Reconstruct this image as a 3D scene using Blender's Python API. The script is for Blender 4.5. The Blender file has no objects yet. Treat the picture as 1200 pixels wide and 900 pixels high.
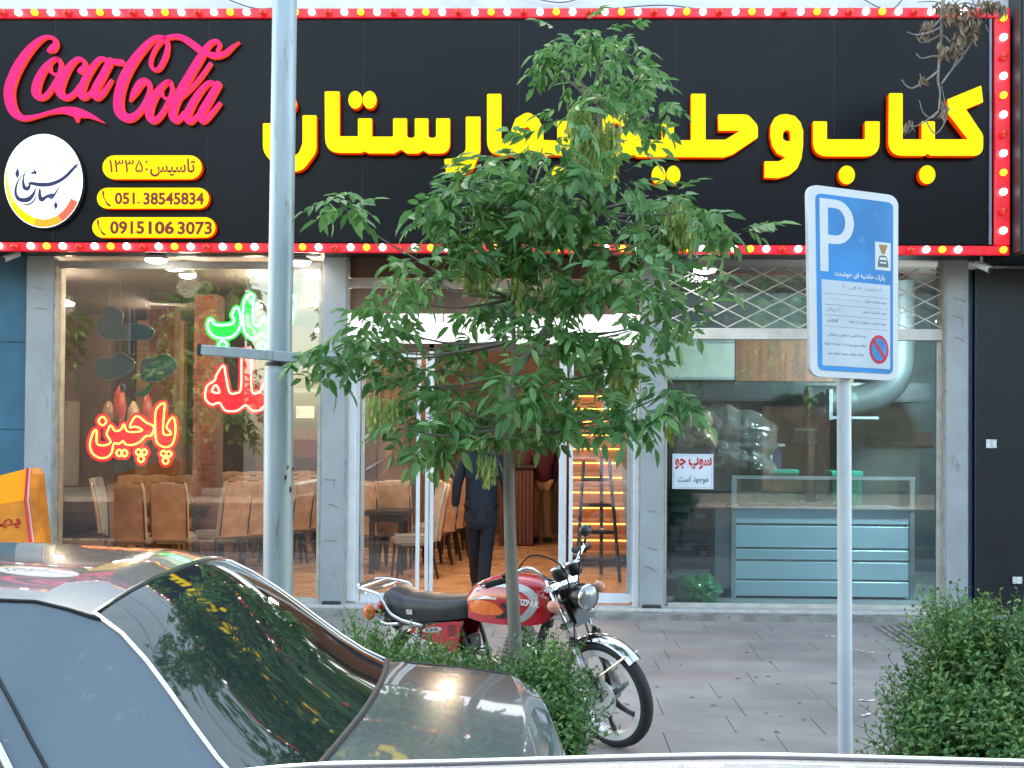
import bpy, bmesh, math, random, unicodedata
from mathutils import Vector, Matrix
from mathutils.geometry import tessellate_polygon
import numpy as np
R = math.radians
random.seed(7); np.random.seed(7)
sc = bpy.context.scene
col = sc.collection
# ------------------------------------------------------------------ camera
F = 1550.0; W0, H0 = 1200.0, 900.0
CAM = Vector((0, 0, 1.75)); YAW = R(1.6); PITCH = math.atan(28.5 / F); ROLL = R(0.45); SHIFT = 28.5 / 1200
CR = Matrix.Rotation(YAW, 3, 'Z') @ Matrix.Rotation(math.pi / 2 + PITCH, 3, 'X') @ Matrix.Rotation(ROLL, 3, 'Z')
cd = bpy.data.cameras.new('camera'); cam = bpy.data.objects.new('camera', cd); col.objects.link(cam)
cam.matrix_world = Matrix.Translation(CAM) @ CR.to_4x4()
cd.sensor_width = 36; cd.lens = F / W0 * 36; cd.shift_y = SHIFT; cd.clip_start = 0.05; cd.clip_end = 3000
sc.camera = cam
# ------------------------------------------------------------------ sky, sun, exposure
SUN_EL, SUN_AZ = R(34), R(342)
w = bpy.data.worlds.new("World"); sc.world = w; w.use_nodes = True
nt = w.node_tree; bg = nt.nodes['Background']; sky = nt.nodes.new('ShaderNodeTexSky')
sky.sky_type = 'NISHITA'; sky.sun_disc = False; sky.sun_elevation = SUN_EL; sky.sun_rotation = SUN_AZ
sky.air_density = 1.0; sky.dust_density = 1.9; sky.ozone_density = .7
wb = nt.nodes.new('ShaderNodeMix'); wb.data_type = 'RGBA'; wb.blend_type = 'MULTIPLY'; wb.inputs[0].default_value = 1; wb.inputs[7].default_value = (1.15, 1.02, .82, 1)   # hazy sky, less blue
nt.links.new(sky.outputs[0], wb.inputs[6]); nt.links.new(wb.outputs[2], bg.inputs[0]); bg.inputs[1].default_value = 0.15
sd = bpy.data.lights.new('sun', 'SUN'); sd.energy = 1.2; sd.angle = R(3); sd.color = (1, .80, .62)
sun = bpy.data.objects.new('sun', sd); col.objects.link(sun)
sdir = Vector((math.sin(SUN_AZ) * math.cos(SUN_EL), math.cos(SUN_AZ) * math.cos(SUN_EL), math.sin(SUN_EL)))
sun.rotation_euler = sdir.to_track_quat('Z', 'Y').to_euler()
sc.view_settings.view_transform = 'Standard'; sc.view_settings.look = 'None'
sc.view_settings.exposure = 3.0; sc.view_settings.gamma = 1
sc.cycles.max_bounces = 8; sc.cycles.transparent_max_bounces = 12
sc.cycles.sample_clamp_indirect = 4; sc.cycles.use_denoising = True
try: sc.cycles.caustics_reflective = False; sc.cycles.caustics_refractive = False
except Exception: pass

def at(px, py, Y):
    d = CR @ Vector(((px - 600) / F, (450 - py) / F + SHIFT * 1200 / F, -1.0))
    return CAM + d * ((Y - CAM.y) / d.y)
def onz(px, py, Z):
    d = CR @ Vector(((px - 600) / F, (450 - py) / F + SHIFT * 1200 / F, -1.0))
    return CAM + d * ((Z - CAM.z) / d.z)

# ------------------------------------------------------------------ materials
MATS = {}
EK = .30   # lamps and lit letters relative to daylight
def mat(name, c, rough=.6, metal=0, var=.12, scale=6, bump=0, bscale=40, coat=0, c2=None, emit=None, es=0, stretch=None, dirt=None, rvar=0):
    if name in MATS: return MATS[name]
    m = bpy.data.materials.new(name); m.use_nodes = True; n = m.node_tree; L = n.links
    b = n.nodes['Principled BSDF']
    b.inputs['Roughness'].default_value = rough; b.inputs['Metallic'].default_value = metal
    if coat: b.inputs['Coat Weight'].default_value = coat; b.inputs['Coat Roughness'].default_value = .03
    tc = n.nodes.new('ShaderNodeTexCoord'); mp = n.nodes.new('ShaderNodeMapping')
    L.new(tc.outputs['Object'], mp.inputs[0])
    if stretch: mp.inputs['Scale'].default_value = stretch
    nz = n.nodes.new('ShaderNodeTexNoise'); nz.inputs['Scale'].default_value = scale; nz.inputs['Detail'].default_value = 6
    L.new(mp.outputs[0], nz.inputs['Vector'])
    rp = n.nodes.new('ShaderNodeValToRGB')
    a = c2 if c2 else tuple(x * (1 - var) for x in c); d = c if c2 else tuple(min(1, x * (1 + var)) for x in c)
    rp.color_ramp.elements[0].position = .35; rp.color_ramp.elements[1].position = .65
    rp.color_ramp.elements[0].color = (*a, 1); rp.color_ramp.elements[1].color = (*d, 1)
    L.new(nz.outputs['Fac'], rp.inputs[0]); out = rp.outputs[0]
    if dirt:
        n2 = n.nodes.new('ShaderNodeTexNoise'); n2.inputs['Scale'].default_value = dirt[1]; n2.inputs['Detail'].default_value = 9; n2.inputs['Roughness'].default_value = .7
        mp2 = n.nodes.new('ShaderNodeMapping'); L.new(tc.outputs['Object'], mp2.inputs[0])
        if len(dirt) > 3: mp2.inputs['Scale'].default_value = dirt[3]
        L.new(mp2.outputs[0], n2.inputs['Vector'])
        r2 = n.nodes.new('ShaderNodeValToRGB'); r2.color_ramp.elements[0].position = dirt[2]; r2.color_ramp.elements[1].position = dirt[2] + .13
        L.new(n2.outputs['Fac'], r2.inputs[0])
        mx = n.nodes.new('ShaderNodeMix'); mx.data_type = 'RGBA'; L.new(r2.outputs[0], mx.inputs[0]); L.new(out, mx.inputs[6]); mx.inputs[7].default_value = (*dirt[0], 1)
        out = mx.outputs[2]
    L.new(out, b.inputs['Base Color'])
    if bump:
        n3 = n.nodes.new('ShaderNodeTexNoise'); n3.inputs['Scale'].default_value = bscale; n3.inputs['Detail'].default_value = 4; L.new(mp.outputs[0], n3.inputs['Vector'])
        bp = n.nodes.new('ShaderNodeBump'); bp.inputs['Strength'].default_value = bump; bp.inputs['Distance'].default_value = .01
        L.new(n3.outputs['Fac'], bp.inputs['Height']); L.new(bp.outputs[0], b.inputs['Normal'])
    if rvar:
        mr = n.nodes.new('ShaderNodeMapRange'); mr.inputs['To Min'].default_value = max(0, rough - rvar); mr.inputs['To Max'].default_value = rough + rvar
        L.new(nz.outputs['Fac'], mr.inputs['Value']); L.new(mr.outputs[0], b.inputs['Roughness'])
    if emit: b.inputs['Emission Color'].default_value = (*emit, 1); b.inputs['Emission Strength'].default_value = es * EK
    MATS[name] = m; return m
def glass_mat(name, tint=(.86, .9, .9), refl=1.0, dust=.0):
    if name in MATS: return MATS[name]
    m = bpy.data.materials.new(name); m.use_nodes = True; n = m.node_tree; L = n.links; n.nodes.clear()
    o = n.nodes.new('ShaderNodeOutputMaterial'); t = n.nodes.new('ShaderNodeBsdfTransparent'); t.inputs[0].default_value = (*tint, 1)
    g = n.nodes.new('ShaderNodeBsdfGlossy'); g.inputs['Roughness'].default_value = .012; g.inputs['Color'].default_value = (.95, .97, 1, 1)
    f = n.nodes.new('ShaderNodeFresnel'); f.inputs[0].default_value = 1.52
    mu = n.nodes.new('ShaderNodeMath'); mu.operation = 'MULTIPLY'; mu.inputs[1].default_value = 1.7 * refl; mu.use_clamp = True
    L.new(f.outputs[0], mu.inputs[0]); mx = n.nodes.new('ShaderNodeMixShader'); L.new(mu.outputs[0], mx.inputs[0]); L.new(t.outputs[0], mx.inputs[1]); L.new(g.outputs[0], mx.inputs[2])
    fin = mx.outputs[0]
    if dust:
        tc = n.nodes.new('ShaderNodeTexCoord'); nz = n.nodes.new('ShaderNodeTexNoise'); nz.inputs['Scale'].default_value = 1.3; nz.inputs['Detail'].default_value = 7
        L.new(tc.outputs['Object'], nz.inputs['Vector'])
        mr = n.nodes.new('ShaderNodeMapRange'); mr.inputs['From Min'].default_value = .35; mr.inputs['From Max'].default_value = .75; mr.inputs['To Max'].default_value = dust
        L.new(nz.outputs['Fac'], mr.inputs['Value'])
        df = n.nodes.new('ShaderNodeBsdfDiffuse'); df.inputs[0].default_value = (.6, .6, .58, 1)
        m2 = n.nodes.new('ShaderNodeMixShader'); L.new(mr.outputs[0], m2.inputs[0]); L.new(fin, m2.inputs[1]); L.new(df.outputs[0], m2.inputs[2]); fin = m2.outputs[0]
    L.new(fin, o.inputs[0]); MATS[name] = m; return m
def leaf_mat(name, c1, c2, c3, rough=.45, trans=.3):
    if name in MATS: return MATS[name]
    m = bpy.data.materials.new(name); m.use_nodes = True; n = m.node_tree; L = n.links
    b = n.nodes['Principled BSDF']; b.inputs['Roughness'].default_value = rough
    g = n.nodes.new('ShaderNodeNewGeometry'); oi = n.nodes.new('ShaderNodeObjectInfo')
    ad = n.nodes.new('ShaderNodeMath'); ad.operation = 'ADD'; L.new(g.outputs['Random Per Island'], ad.inputs[0]); L.new(oi.outputs['Random'], ad.inputs[1])
    fr = n.nodes.new('ShaderNodeMath'); fr.operation = 'FRACT'; L.new(ad.outputs[0], fr.inputs[0])
    rp = n.nodes.new('ShaderNodeValToRGB'); rp.color_ramp.elements[0].color = (*c1, 1); rp.color_ramp.elements[1].color = (*c3, 1)
    e = rp.color_ramp.elements.new(.55); e.color = (*c2, 1)
    L.new(fr.outputs[0], rp.inputs[0]); L.new(rp.outputs[0], b.inputs['Base Color'])
    tr = n.nodes.new('ShaderNodeBsdfTranslucent'); L.new(rp.outputs[0], tr.inputs[0])
    mx = n.nodes.new('ShaderNodeMixShader'); mx.inputs[0].default_value = trans
    L.new(b.outputs[0], mx.inputs[1]); L.new(tr.outputs[0], mx.inputs[2]); L.new(mx.outputs[0], n.nodes['Material Output'].inputs[0])
    MATS[name] = m; return m
def emis(name, c, s, base=None):
    m = mat(name, base or tuple(x * .7 for x in c), .5, var=.02, emit=c, es=s); m.node_tree.nodes['Principled BSDF'].inputs['Specular IOR Level'].default_value = .12; return m

# ------------------------------------------------------------------ mesh builder
ORG = {}   # world matrix of things
def worldmat(o):
    return ORG.get(o.name, Matrix.Identity(4)) if o else Matrix.Identity(4)
class MB:
    def __init__(s): s.v = []; s.f = []; s.m = []
    def add(s, vs, fs, mi=0):
        k = len(s.v); s.v += [tuple(x) for x in vs]; s.f += [tuple(i + k for i in f) for f in fs]; s.m += [mi] * len(fs); return s
    def box(s, x0, x1, y0, y1, z0, z1, mi=0, bev=0):
        if bev:
            b = min(bev, abs(x1 - x0) * .45, abs(y1 - y0) * .45, abs(z1 - z0) * .45)
            bm = bmesh.new(); bmesh.ops.create_cube(bm, size=1)
            bmesh.ops.scale(bm, vec=(x1 - x0, y1 - y0, z1 - z0), verts=bm.verts); bmesh.ops.translate(bm, vec=((x0 + x1) / 2, (y0 + y1) / 2, (z0 + z1) / 2), verts=bm.verts)
            bmesh.ops.bevel(bm, geom=bm.edges[:], offset=b, segments=2 if b > .01 else 1, affect='EDGES')
            bmesh.ops.recalc_face_normals(bm, faces=bm.faces)
            bm.verts.index_update(); s.add([v.co for v in bm.verts], [[v.index for v in f.verts] for f in bm.faces], mi); bm.free(); return s
        v = [(x0, y0, z0), (x1, y0, z0), (x1, y1, z0), (x0, y1, z0), (x0, y0, z1), (x1, y0, z1), (x1, y1, z1), (x0, y1, z1)]
        return s.add(v, [(0, 3, 2, 1), (4, 5, 6, 7), (0, 1, 5, 4), (1, 2, 6, 5), (2, 3, 7, 6), (3, 0, 4, 7)], mi)
    def obox(s, c, size, rot, mi=0, bev=0):
        t = MB(); a = [x / 2 for x in size]; t.box(-a[0], a[0], -a[1], a[1], -a[2], a[2], 0, bev)
        M = rot.to_4x4() if isinstance(rot, Matrix) else Matrix.Rotation(rot, 4, 'Z')
        s.add([Vector(c) + (M @ Vector(v)) for v in t.v], t.f, mi); return s
    def tube(s, pts, r, n=8, closed=False, mi=0, cap=True):
        pts = [Vector(p) for p in pts]; N = len(pts); rs = r if isinstance(r, (list, tuple)) else [r] * N
        ring = []; up = None
        for i, p in enumerate(pts):
            a = pts[(i - 1) % N] if (closed or i > 0) else p; b = pts[(i + 1) % N] if (closed or i < N - 1) else p
            d = (b - a); d = d.normalized() if d.length > 1e-9 else Vector((0, 0, 1))
            if up is None: up = d.orthogonal().normalized()
            up = up - d * up.dot(d); up = up.normalized() if up.length > 1e-6 else d.orthogonal().normalized()
            q = d.cross(up); ring.append([p + (up * math.cos(t) + q * math.sin(t)) * rs[i] for t in [2 * math.pi * j / n for j in range(n)]])
        vs = [v for g in ring for v in g]; fs = []
        for i in range(N if closed else N - 1):
            i2 = (i + 1) % N
            for j in range(n): j2 = (j + 1) % n; fs.append((i * n + j, i * n + j2, i2 * n + j2, i2 * n + j))
        if cap and not closed: fs.append(tuple(range(n))[::-1]); fs.append(tuple((N - 1) * n + j for j in range(n)))
        return s.add(vs, fs, mi)
    def lathe(s, prof, c=(0, 0, 0), axis=(0, 0, 1), n=20, mi=0, caps=False):
        ax = Vector(axis).normalized(); u = ax.orthogonal().normalized(); v = ax.cross(u); c = Vector(c); vs = []; fs = []
        for r, h in prof:
            for j in range(n): t = 2 * math.pi * j / n; vs.append(c + ax * h + (u * math.cos(t) + v * math.sin(t)) * r)
        for i in range(len(prof) - 1):
            for j in range(n): j2 = (j + 1) % n; fs.append((i * n + j, i * n + j2, (i + 1) * n + j2, (i + 1) * n + j))
        if caps: fs.append(tuple(range(n))[::-1]); fs.append(tuple((len(prof) - 1) * n + j for j in range(n)))
        return s.add(vs, fs, mi)
    def ball(s, c, r, n=10, m=6, mi=0):
        r = (r, r, r) if not isinstance(r, (tuple, list)) else r; vs = []; fs = []
        for i in range(m + 1):
            p = math.pi * i / m
            for j in range(n): t = 2 * math.pi * j / n; vs.append((c[0] + r[0] * math.sin(p) * math.cos(t), c[1] + r[1] * math.sin(p) * math.sin(t), c[2] + r[2] * math.cos(p)))
        for i in range(m):
            for j in range(n): j2 = (j + 1) % n; fs.append((i * n + j, (i + 1) * n + j, (i + 1) * n + j2, i * n + j2))
        return s.add(vs, fs, mi)
    def prism(s, poly, holes, Y, depth, mf=0, ms=1):
        """polygon in photo pixels -> slab standing in the plane y=Y, front face mf, sides ms"""
        loops = [[at(p[0], p[1], Y) for p in l] for l in [poly] + list(holes)]
        return s.slab(loops, Vector((0, depth, 0)), mf, ms)
    def slab(s, loops, dv, mf=0, ms=1):
        flat = [p for l in loops for p in l]; n = len(flat)
        tri = tessellate_polygon(loops); s.add(flat, [t for t in tri], mf)
        s.add([p + dv for p in flat], [t[::-1] for t in tri], ms)
        for l in loops:
            k = len(l); s.add(list(l) + [p + dv for p in l], [(i, (i + 1) % k, (i + 1) % k + k, i + k) for i in range(k)], ms)
        return s
    def grid(s, rows, mi=0):
        n = len(rows[0]); vs = [p for r in rows for p in r]
        return s.add(vs, [(i * n + j, i * n + j + 1, (i + 1) * n + j + 1, (i + 1) * n + j) for i in range(len(rows) - 1) for j in range(n - 1)], mi)
    def xf(s, M): s.v = [tuple(M @ Vector(v)) for v in s.v]; return s
    def build(s, name, mats, parent=None, smooth=False, local=False, label=None, kind=None, autosm=None):
        me = bpy.data.meshes.new(name); v = s.v
        if parent and not local:
            Mi = worldmat(parent).inverted(); v = [tuple(Mi @ Vector(p)) for p in v]
        me.from_pydata(v, [], s.f); mats = mats if isinstance(mats, (list, tuple)) else [mats]
        for m in mats: me.materials.append(m)
        if len(mats) > 1: me.polygons.foreach_set('material_index', s.m)
        if smooth: me.polygons.foreach_set('use_smooth', [True] * len(me.polygons))
        me.update()
        if autosm:
            try: me.set_sharp_from_angle(angle=R(autosm))
            except Exception: pass
        o = bpy.data.objects.new(name, me); col.objects.link(o)
        if parent: o.parent = parent
        ORG[o.name] = worldmat(parent)
        if label: o['label'] = label
        if kind: o['kind'] = kind
        return o
def tag(o, label=None, cat=None, group=None, kind=None):
    if label: o['label'] = label
    if cat: o['category'] = cat
    if group: o['group'] = group
    if kind: o['kind'] = kind
    return o
def thing(name, label, cat, loc=(0, 0, 0), rz=0, group=None, M=None):
    o = bpy.data.objects.new(name, None); col.objects.link(o); o.empty_display_size = .1
    MM = M if M else Matrix.Translation(loc) @ Matrix.Rotation(rz, 4, 'Z')
    o.matrix_world = MM; ORG[o.name] = MM.copy(); return tag(o, label, cat, group)
def dup(root, loc, rz, label=None):
    def cp(o, par):
        c = o.copy(); col.objects.link(c)
        if par: c.parent = par; c.matrix_parent_inverse = o.matrix_parent_inverse
        for ch in KIDS[o.name]: cp(ch, c)
        return c
    KIDS = {}
    def coll(o):
        KIDS[o.name] = [x for x in bpy.data.objects if x.parent == o]
        for x in KIDS[o.name]: coll(x)
    coll(root); r = cp(root, None); r.location = loc; r.rotation_euler = (0, 0, rz)
    if label: r['label'] = label
    return r
def struct(name, mb, m, **k): o = mb.build(name, m, **k); o['kind'] = 'structure'; return o
def fillet(pts, n=5):
    out = []; N = len(pts)
    for i, p in enumerate(pts):
        r = p[2] if len(p) > 2 else 0; b = Vector(p[:2]); a = Vector(pts[i - 1][:2]); c = Vector(pts[(i + 1) % N][:2])
        if r <= 0: out.append((b.x, b.y)); continue
        la, lc = (a - b).length, (c - b).length; u = (a - b).normalized(); v = (c - b).normalized()
        ang = u.angle(v); d = min(r / max(math.tan(ang / 2), .05), la * .49, lc * .49)
        p0 = b + u * d; p2 = b + v * d
        for k in range(n + 1): t = k / n; q = p0 * (1 - t) ** 2 + b * 2 * t * (1 - t) + p2 * t * t; out.append((q.x, q.y))
    return out
def zm(pts, ox, oy, k): return [(ox + p[0] / k, oy + p[1] / k) + tuple(x / k for x in p[2:]) for p in pts]
def ell(cx, cy, rx, ry, n=24): return [(cx + rx * math.cos(2 * math.pi * i / n), cy + ry * math.sin(2 * math.pi * i / n)) for i in range(n)]
def catmull(pts, k=6, closed=False):
    P = [np.array(p, float) for p in pts]; N = len(P); out = []
    for i in range(N if closed else N - 1):
        g = (lambda j: P[j % N]) if closed else (lambda j: P[max(0, min(N - 1, j))])
        p0, p1, p2, p3 = g(i - 1), g(i), g(i + 1), g(i + 2)
        for s_ in range(k):
            t = s_ / k; out.append(.5 * ((2 * p1) + (-p0 + p2) * t + (2 * p0 - 5 * p1 + 4 * p2 - p3) * t * t + (-p0 + 3 * p1 - 3 * p2 + p3) * t ** 3))
    if not closed: out.append(P[-1])
    return [tuple(p) for p in out]
def ribbon(mb, pts, Y, depth, mf=0, ms=1, k=6, closed=False, chamfer=0):
    """brush stroke (x,y,width) in photo pixels; a solid of the given depth"""
    C = catmull(pts, k, closed); N = len(C); Ls = []; Rs = []
    for i in range(N):
        a = C[(i - 1) % N] if (closed or i > 0) else C[i]; b = C[(i + 1) % N] if (closed or i < N - 1) else C[i]
        d = Vector((b[0] - a[0], b[1] - a[1])); d = d.normalized() if d.length > 1e-6 else Vector((1, 0)); nrm = Vector((-d.y, d.x)); h = max(C[i][2], .05) / 2
        Ls.append((C[i][0] + nrm.x * h, C[i][1] + nrm.y * h)); Rs.append((C[i][0] - nrm.x * h, C[i][1] - nrm.y * h))
    D = Vector((0, depth, 0)); Lw = [at(*p, Y) for p in Ls]; Rw = [at(*p, Y) for p in Rs]
    vs = Lw + Rw + [p + D for p in Lw] + [p + D for p in Rw]; fs = []; fside = []
    M = N if closed else N - 1
    for i in range(M):
        j = (i + 1) % N; fs.append((i, j, N + j, N + i)); fside += [(i, 2 * N + i, 2 * N + j, j), (N + i, N + j, 3 * N + j, 3 * N + i)]
    mb.add(vs, fs, mf); mb.add(vs, fside, ms)
    if not closed:   # round ends
        for e, sgn in ((0, -1), (N - 1, 1)):
            h = C[e][2] / 2
            if h < .3: continue
            e2 = e - sgn; d = Vector((C[e][0] - C[e2][0], C[e][1] - C[e2][1])); d = d.normalized() if d.length > 1e-6 else Vector((1, 0)); nn = Vector((-d.y, d.x)) * (1)
            arc = [(C[e][0] + (nn.x * math.cos(t) + d.x * math.sin(t)) * h, C[e][1] + (nn.y * math.cos(t) + d.y * math.sin(t)) * h) for t in [math.pi * q / 6 for q in range(7)]]
            fr = [at(*p, Y) for p in arc]; bk = [p + D for p in fr]
            mb.add(fr, [tuple(range(7))], mf); mb.add(fr + bk, [(q, q + 1, q + 8, q + 7) for q in range(6)], ms)
# Persian text in presentation forms
FORMS = {}
for cp in list(range(0xFB50, 0xFE00)) + list(range(0xFE70, 0xFEFD)):
    d = unicodedata.decomposition(chr(cp)).split()
    if len(d) == 2 and d[0] in ('<isolated>', '<final>', '<initial>', '<medial>'):
        FORMS.setdefault(chr(int(d[1], 16)), {})[d[0][1:-1]] = chr(cp)
def shape(s):
    out = ''
    for i, ch in enumerate(s):
        f = FORMS.get(ch)
        if not f: out += ch; continue
        pv = i > 0 and 'initial' in FORMS.get(s[i - 1], {}); nx = i < len(s) - 1 and s[i + 1] in FORMS and 'initial' in f
        key = 'medial' if pv and nx else 'final' if pv else 'initial' if nx else 'isolated'
        out += f.get(key, f.get('isolated', ch))
    ws = out[::-1].split(' ')
    ws = [x[::-1] if x and all(c in '۰۱۲۳۴۵۶۷۸۹' for c in x) else x for x in ws]
    return ' '.join(ws)
def text_pts(body, bold=0):
    c = bpy.data.curves.new('tmp', 'FONT'); c.body = body; c.resolution_u = 3; c.offset = bold
    o = bpy.data.objects.new('tmp', c); col.objects.link(o)
    me = bpy.data.meshes.new_from_object(o.evaluated_get(bpy.context.evaluated_depsgraph_get()))
    vs = [v.co.copy() for v in me.vertices]; fs = [tuple(p.vertices) for p in me.polygons]
    bpy.data.objects.remove(o); bpy.data.curves.remove(c); bpy.data.meshes.remove(me)
    x0 = min(v.x for v in vs); x1 = max(v.x for v in vs); y0 = min(v.y for v in vs); y1 = max(v.y for v in vs)
    return [((v.x - x0) / (x1 - x0), (v.y - y0) / (y1 - y0)) for v in vs], fs
def text_mb(mb, body, frame, mi=0, bold=0):
    """frame(u,v)->world point for u,v in 0..1"""
    uv, fs = text_pts(body, bold); mb.add([frame(*p) for p in uv], fs, mi); return mb
def px_frame(x0, y0, x1, y1, Y, skew=0):
    return lambda u, v: at(x0 + (x1 - x0) * u, y1 + (y0 - y1) * v + skew * u, Y)

# ------------------------------------------------------------------ palette
M_black = mat('black_sheet', (.0022, .0022, .005), .3, var=.25, scale=1.2, rvar=.1, dirt=((.006, .006, .011), 3, .62, (1, 1, .15))); M_black.node_tree.nodes['Principled BSDF'].inputs['Specular IOR Level'].default_value = .17
M_darkm = mat('dark_metal', (.03, .032, .035), .5)
M_yel = emis('lit_yellow', (1, .74, .0), .47, (.28, .22, .0)); M_yel.node_tree.nodes['Principled BSDF'].inputs['Roughness'].default_value = .5
M_redside = emis('lit_red_return', (1, .05, .0), .25, (.4, .02, .0))
M_pink = emis('lit_pink', (1, .008, .13), .38, (.5, .02, .12)); M_pinkside = emis('lit_pink_return', (1, .08, .03), .3, (.5, .05, .03))
M_led = mat('red_led_channel', (.40, .004, .012), .35, emit=(1, .004, .025), es=.22, var=.2, scale=20)
M_bw = emis('bulb_white', (1, .93, .95), 3, (.8, .8, .8)); M_by = emis('bulb_yellow', (1, .42, .01), 1.3, (.7, .4, .05)); M_br = mat('bulb_off', (.45, .03, .02), .15, emit=(1, .06, .02), es=.15)
M_steel = mat('grey_painted_steel', (.33, .36, .37), .45, var=.1, scale=3, dirt=((.12, .10, .085), 5, .60, (1, 1, .3)), bump=.1, bscale=12)
M_rust = mat('rusty_frame', (.42, .40, .35), .55, var=.2, scale=9, dirt=((.16, .08, .04), 14, .58))
M_white = mat('white_aluminium', (.72, .75, .77), .35, var=.05)
M_alu = mat('plain_aluminium', (.45, .50, .52), .3, metal=.6)
M_glass = glass_mat('window_glass', dust=.025)
M_doorglass = glass_mat('door_glass', (.9, .93, .93), .9, dust=.02)
M_conc = mat('concrete', (.27, .26, .24), .85, var=.25, scale=5, bump=.5, bscale=25, dirt=((.12, .11, .1), 7, .55))
M_chrome = mat('chrome', (.75, .76, .78), .12, metal=1, var=.05)
M_rubber = mat('rubber', (.018, .018, .02), .7, bump=.2, bscale=80)

def pbox(mb, px0, py0, px1, py1, Y0, Y1, mi=0, bev=0):
    """box whose front face (at y=Y0) covers the photo rectangle"""
    a = at(px0, (py0 + py1) / 2, Y0).x; b = at(px1, (py0 + py1) / 2, Y0).x; t = at((px0 + px1) / 2, py0, Y0).z; l = at((px0 + px1) / 2, py1, Y0).z
    return mb.box(a, b, Y0, Y1, l, t, mi, bev)
YF, YG, YS = 12.7, 12.86, 12.2; FZ = .075

# ================================================================== GROUND
M_road = mat('asphalt', (.05, .05, .052), .85, var=.2, scale=30, bump=.4, bscale=120)
struct('road', MB().box(-60, 60, -8.2, 4.75, -.9, -.12), M_road)
struct('ground', MB().box(-400, 400, -400, 400, -1.6, -.95), mat('earth', (.16, .14, .12), .95, bump=.3, bscale=2))
k = bpy.data.objects.new('kerb', None); col.objects.link(k); k['kind'] = 'structure'; ORG['kerb'] = Matrix.Identity(4)
for i in range(24): MB().box(-9 + i * .75, -9 + i * .75 + .742, 4.75, 4.9, -.5, .012, bev=.012).build('kerb_stone', M_conc, k)
for i in range(0): pass
struct('planting_strip', MB().box(-12, 12, 4.9, 6.75, -.5, -.02), mat('soil', (.11, .09, .07), .95, var=.3, scale=14, bump=.8, bscale=30))
# paving slabs
def slab_mat(name, c, c2):
    m = mat(name, c, .62, c2=c2, scale=2.2, bump=.25, bscale=30, rvar=.1)
    n = m.node_tree; L = n.links; b = n.nodes['Principled BSDF']
    tc = n.nodes.new('ShaderNodeTexCoord'); nz = n.nodes.new('ShaderNodeTexNoise'); nz.inputs['Scale'].default_value = 3; nz.inputs['Detail'].default_value = 5
    gm = n.nodes.new('ShaderNodeNewGeometry'); L.new(gm.outputs['Position'], nz.inputs['Vector'])
    mxv = n.nodes.new('ShaderNodeVectorMath'); mxv.operation = 'MULTIPLY_ADD'; L.new(nz.outputs['Color'], mxv.inputs[0]); mxv.inputs[1].default_value = (.35, .35, .35); L.new(gm.outputs['Position'], mxv.inputs[2])
    vo = n.nodes.new('ShaderNodeTexVoronoi'); vo.feature = 'DISTANCE_TO_EDGE'; vo.inputs['Scale'].default_value = 1.5; L.new(mxv.outputs[0], vo.inputs['Vector'])
    r = n.nodes.new('ShaderNodeValToRGB'); r.color_ramp.elements[0].position = .002; r.color_ramp.elements[1].position = .016; r.color_ramp.elements[0].color = (1, 1, 1, 1); r.color_ramp.elements[1].color = (0, 0, 0, 1)
    L.new(vo.outputs['Distance'], r.inputs[0])
    src = b.inputs['Base Color'].links[0].from_socket
    ms = n.nodes.new('ShaderNodeMath'); ms.operation = 'MULTIPLY'; L.new(r.outputs[0], ms.inputs[0]); L.new(nz.outputs['Fac'], ms.inputs[1])
    mx = n.nodes.new('ShaderNodeMix'); mx.data_type = 'RGBA'; L.new(ms.outputs[0], mx.inputs[0]); L.new(src, mx.inputs[6]); mx.inputs[7].default_value = (.36, .34, .335, 1)
    n4 = n.nodes.new('ShaderNodeTexNoise'); n4.inputs['Scale'].default_value = .9; n4.inputs['Detail'].default_value = 8; L.new(gm.outputs['Position'], n4.inputs['Vector'])
    r4 = n.nodes.new('ShaderNodeValToRGB'); r4.color_ramp.elements[0].position = .3; r4.color_ramp.elements[1].position = .7; r4.color_ramp.elements[0].color = (.60, .60, .60, 1); r4.color_ramp.elements[1].color = (1.1, 1.08, 1.06, 1)
    L.new(n4.outputs['Fac'], r4.inputs[0]); m4 = n.nodes.new('ShaderNodeMix'); m4.data_type = 'RGBA'; m4.blend_type = 'MULTIPLY'; m4.inputs[0].default_value = 1; L.new(mx.outputs[2], m4.inputs[6]); L.new(r4.outputs[0], m4.inputs[7])
    L.new(m4.outputs[2], b.inputs['Base Color']); return m
SM = [slab_mat('paving_grey', (.35, .325, .30), (.305, .28, .26)), slab_mat('paving_red', (.36, .305, .275), (.31, .255, .235)), slab_mat('paving_green', (.34, .32, .29), (.30, .28, .255)), slab_mat('paving_pale', (.37, .345, .315), (.32, .29, .27))]
pv = bpy.data.objects.new('pavement', None); col.objects.link(pv); pv['kind'] = 'structure'; ORG['pavement'] = Matrix.Identity(4)
MB().box(-14, 14, 6.75, 12.5, -.5, -.012).build('paving_bed', mat('joint_mortar', (.26, .235, .215), .9), pv)
y = 6.76; r_ = 0
while y < 12.42:
    d = min(.46 + .1 * random.random(), 12.47 - y); x = -5.2 + random.random() * .5
    while x < 5.6:
        wd = .5 + .4 * random.random(); h = .0015 * random.random()
        mi = random.choices([0, 1, 2, 3], [5, 3, 2, 2])[0]
        MB().box(x, x + wd - .0045, y, y + d - .0045, -.012, h, bev=.003).build('paving_slab', SM[mi], pv)
        x += wd
    y += d; r_ += 1
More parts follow.
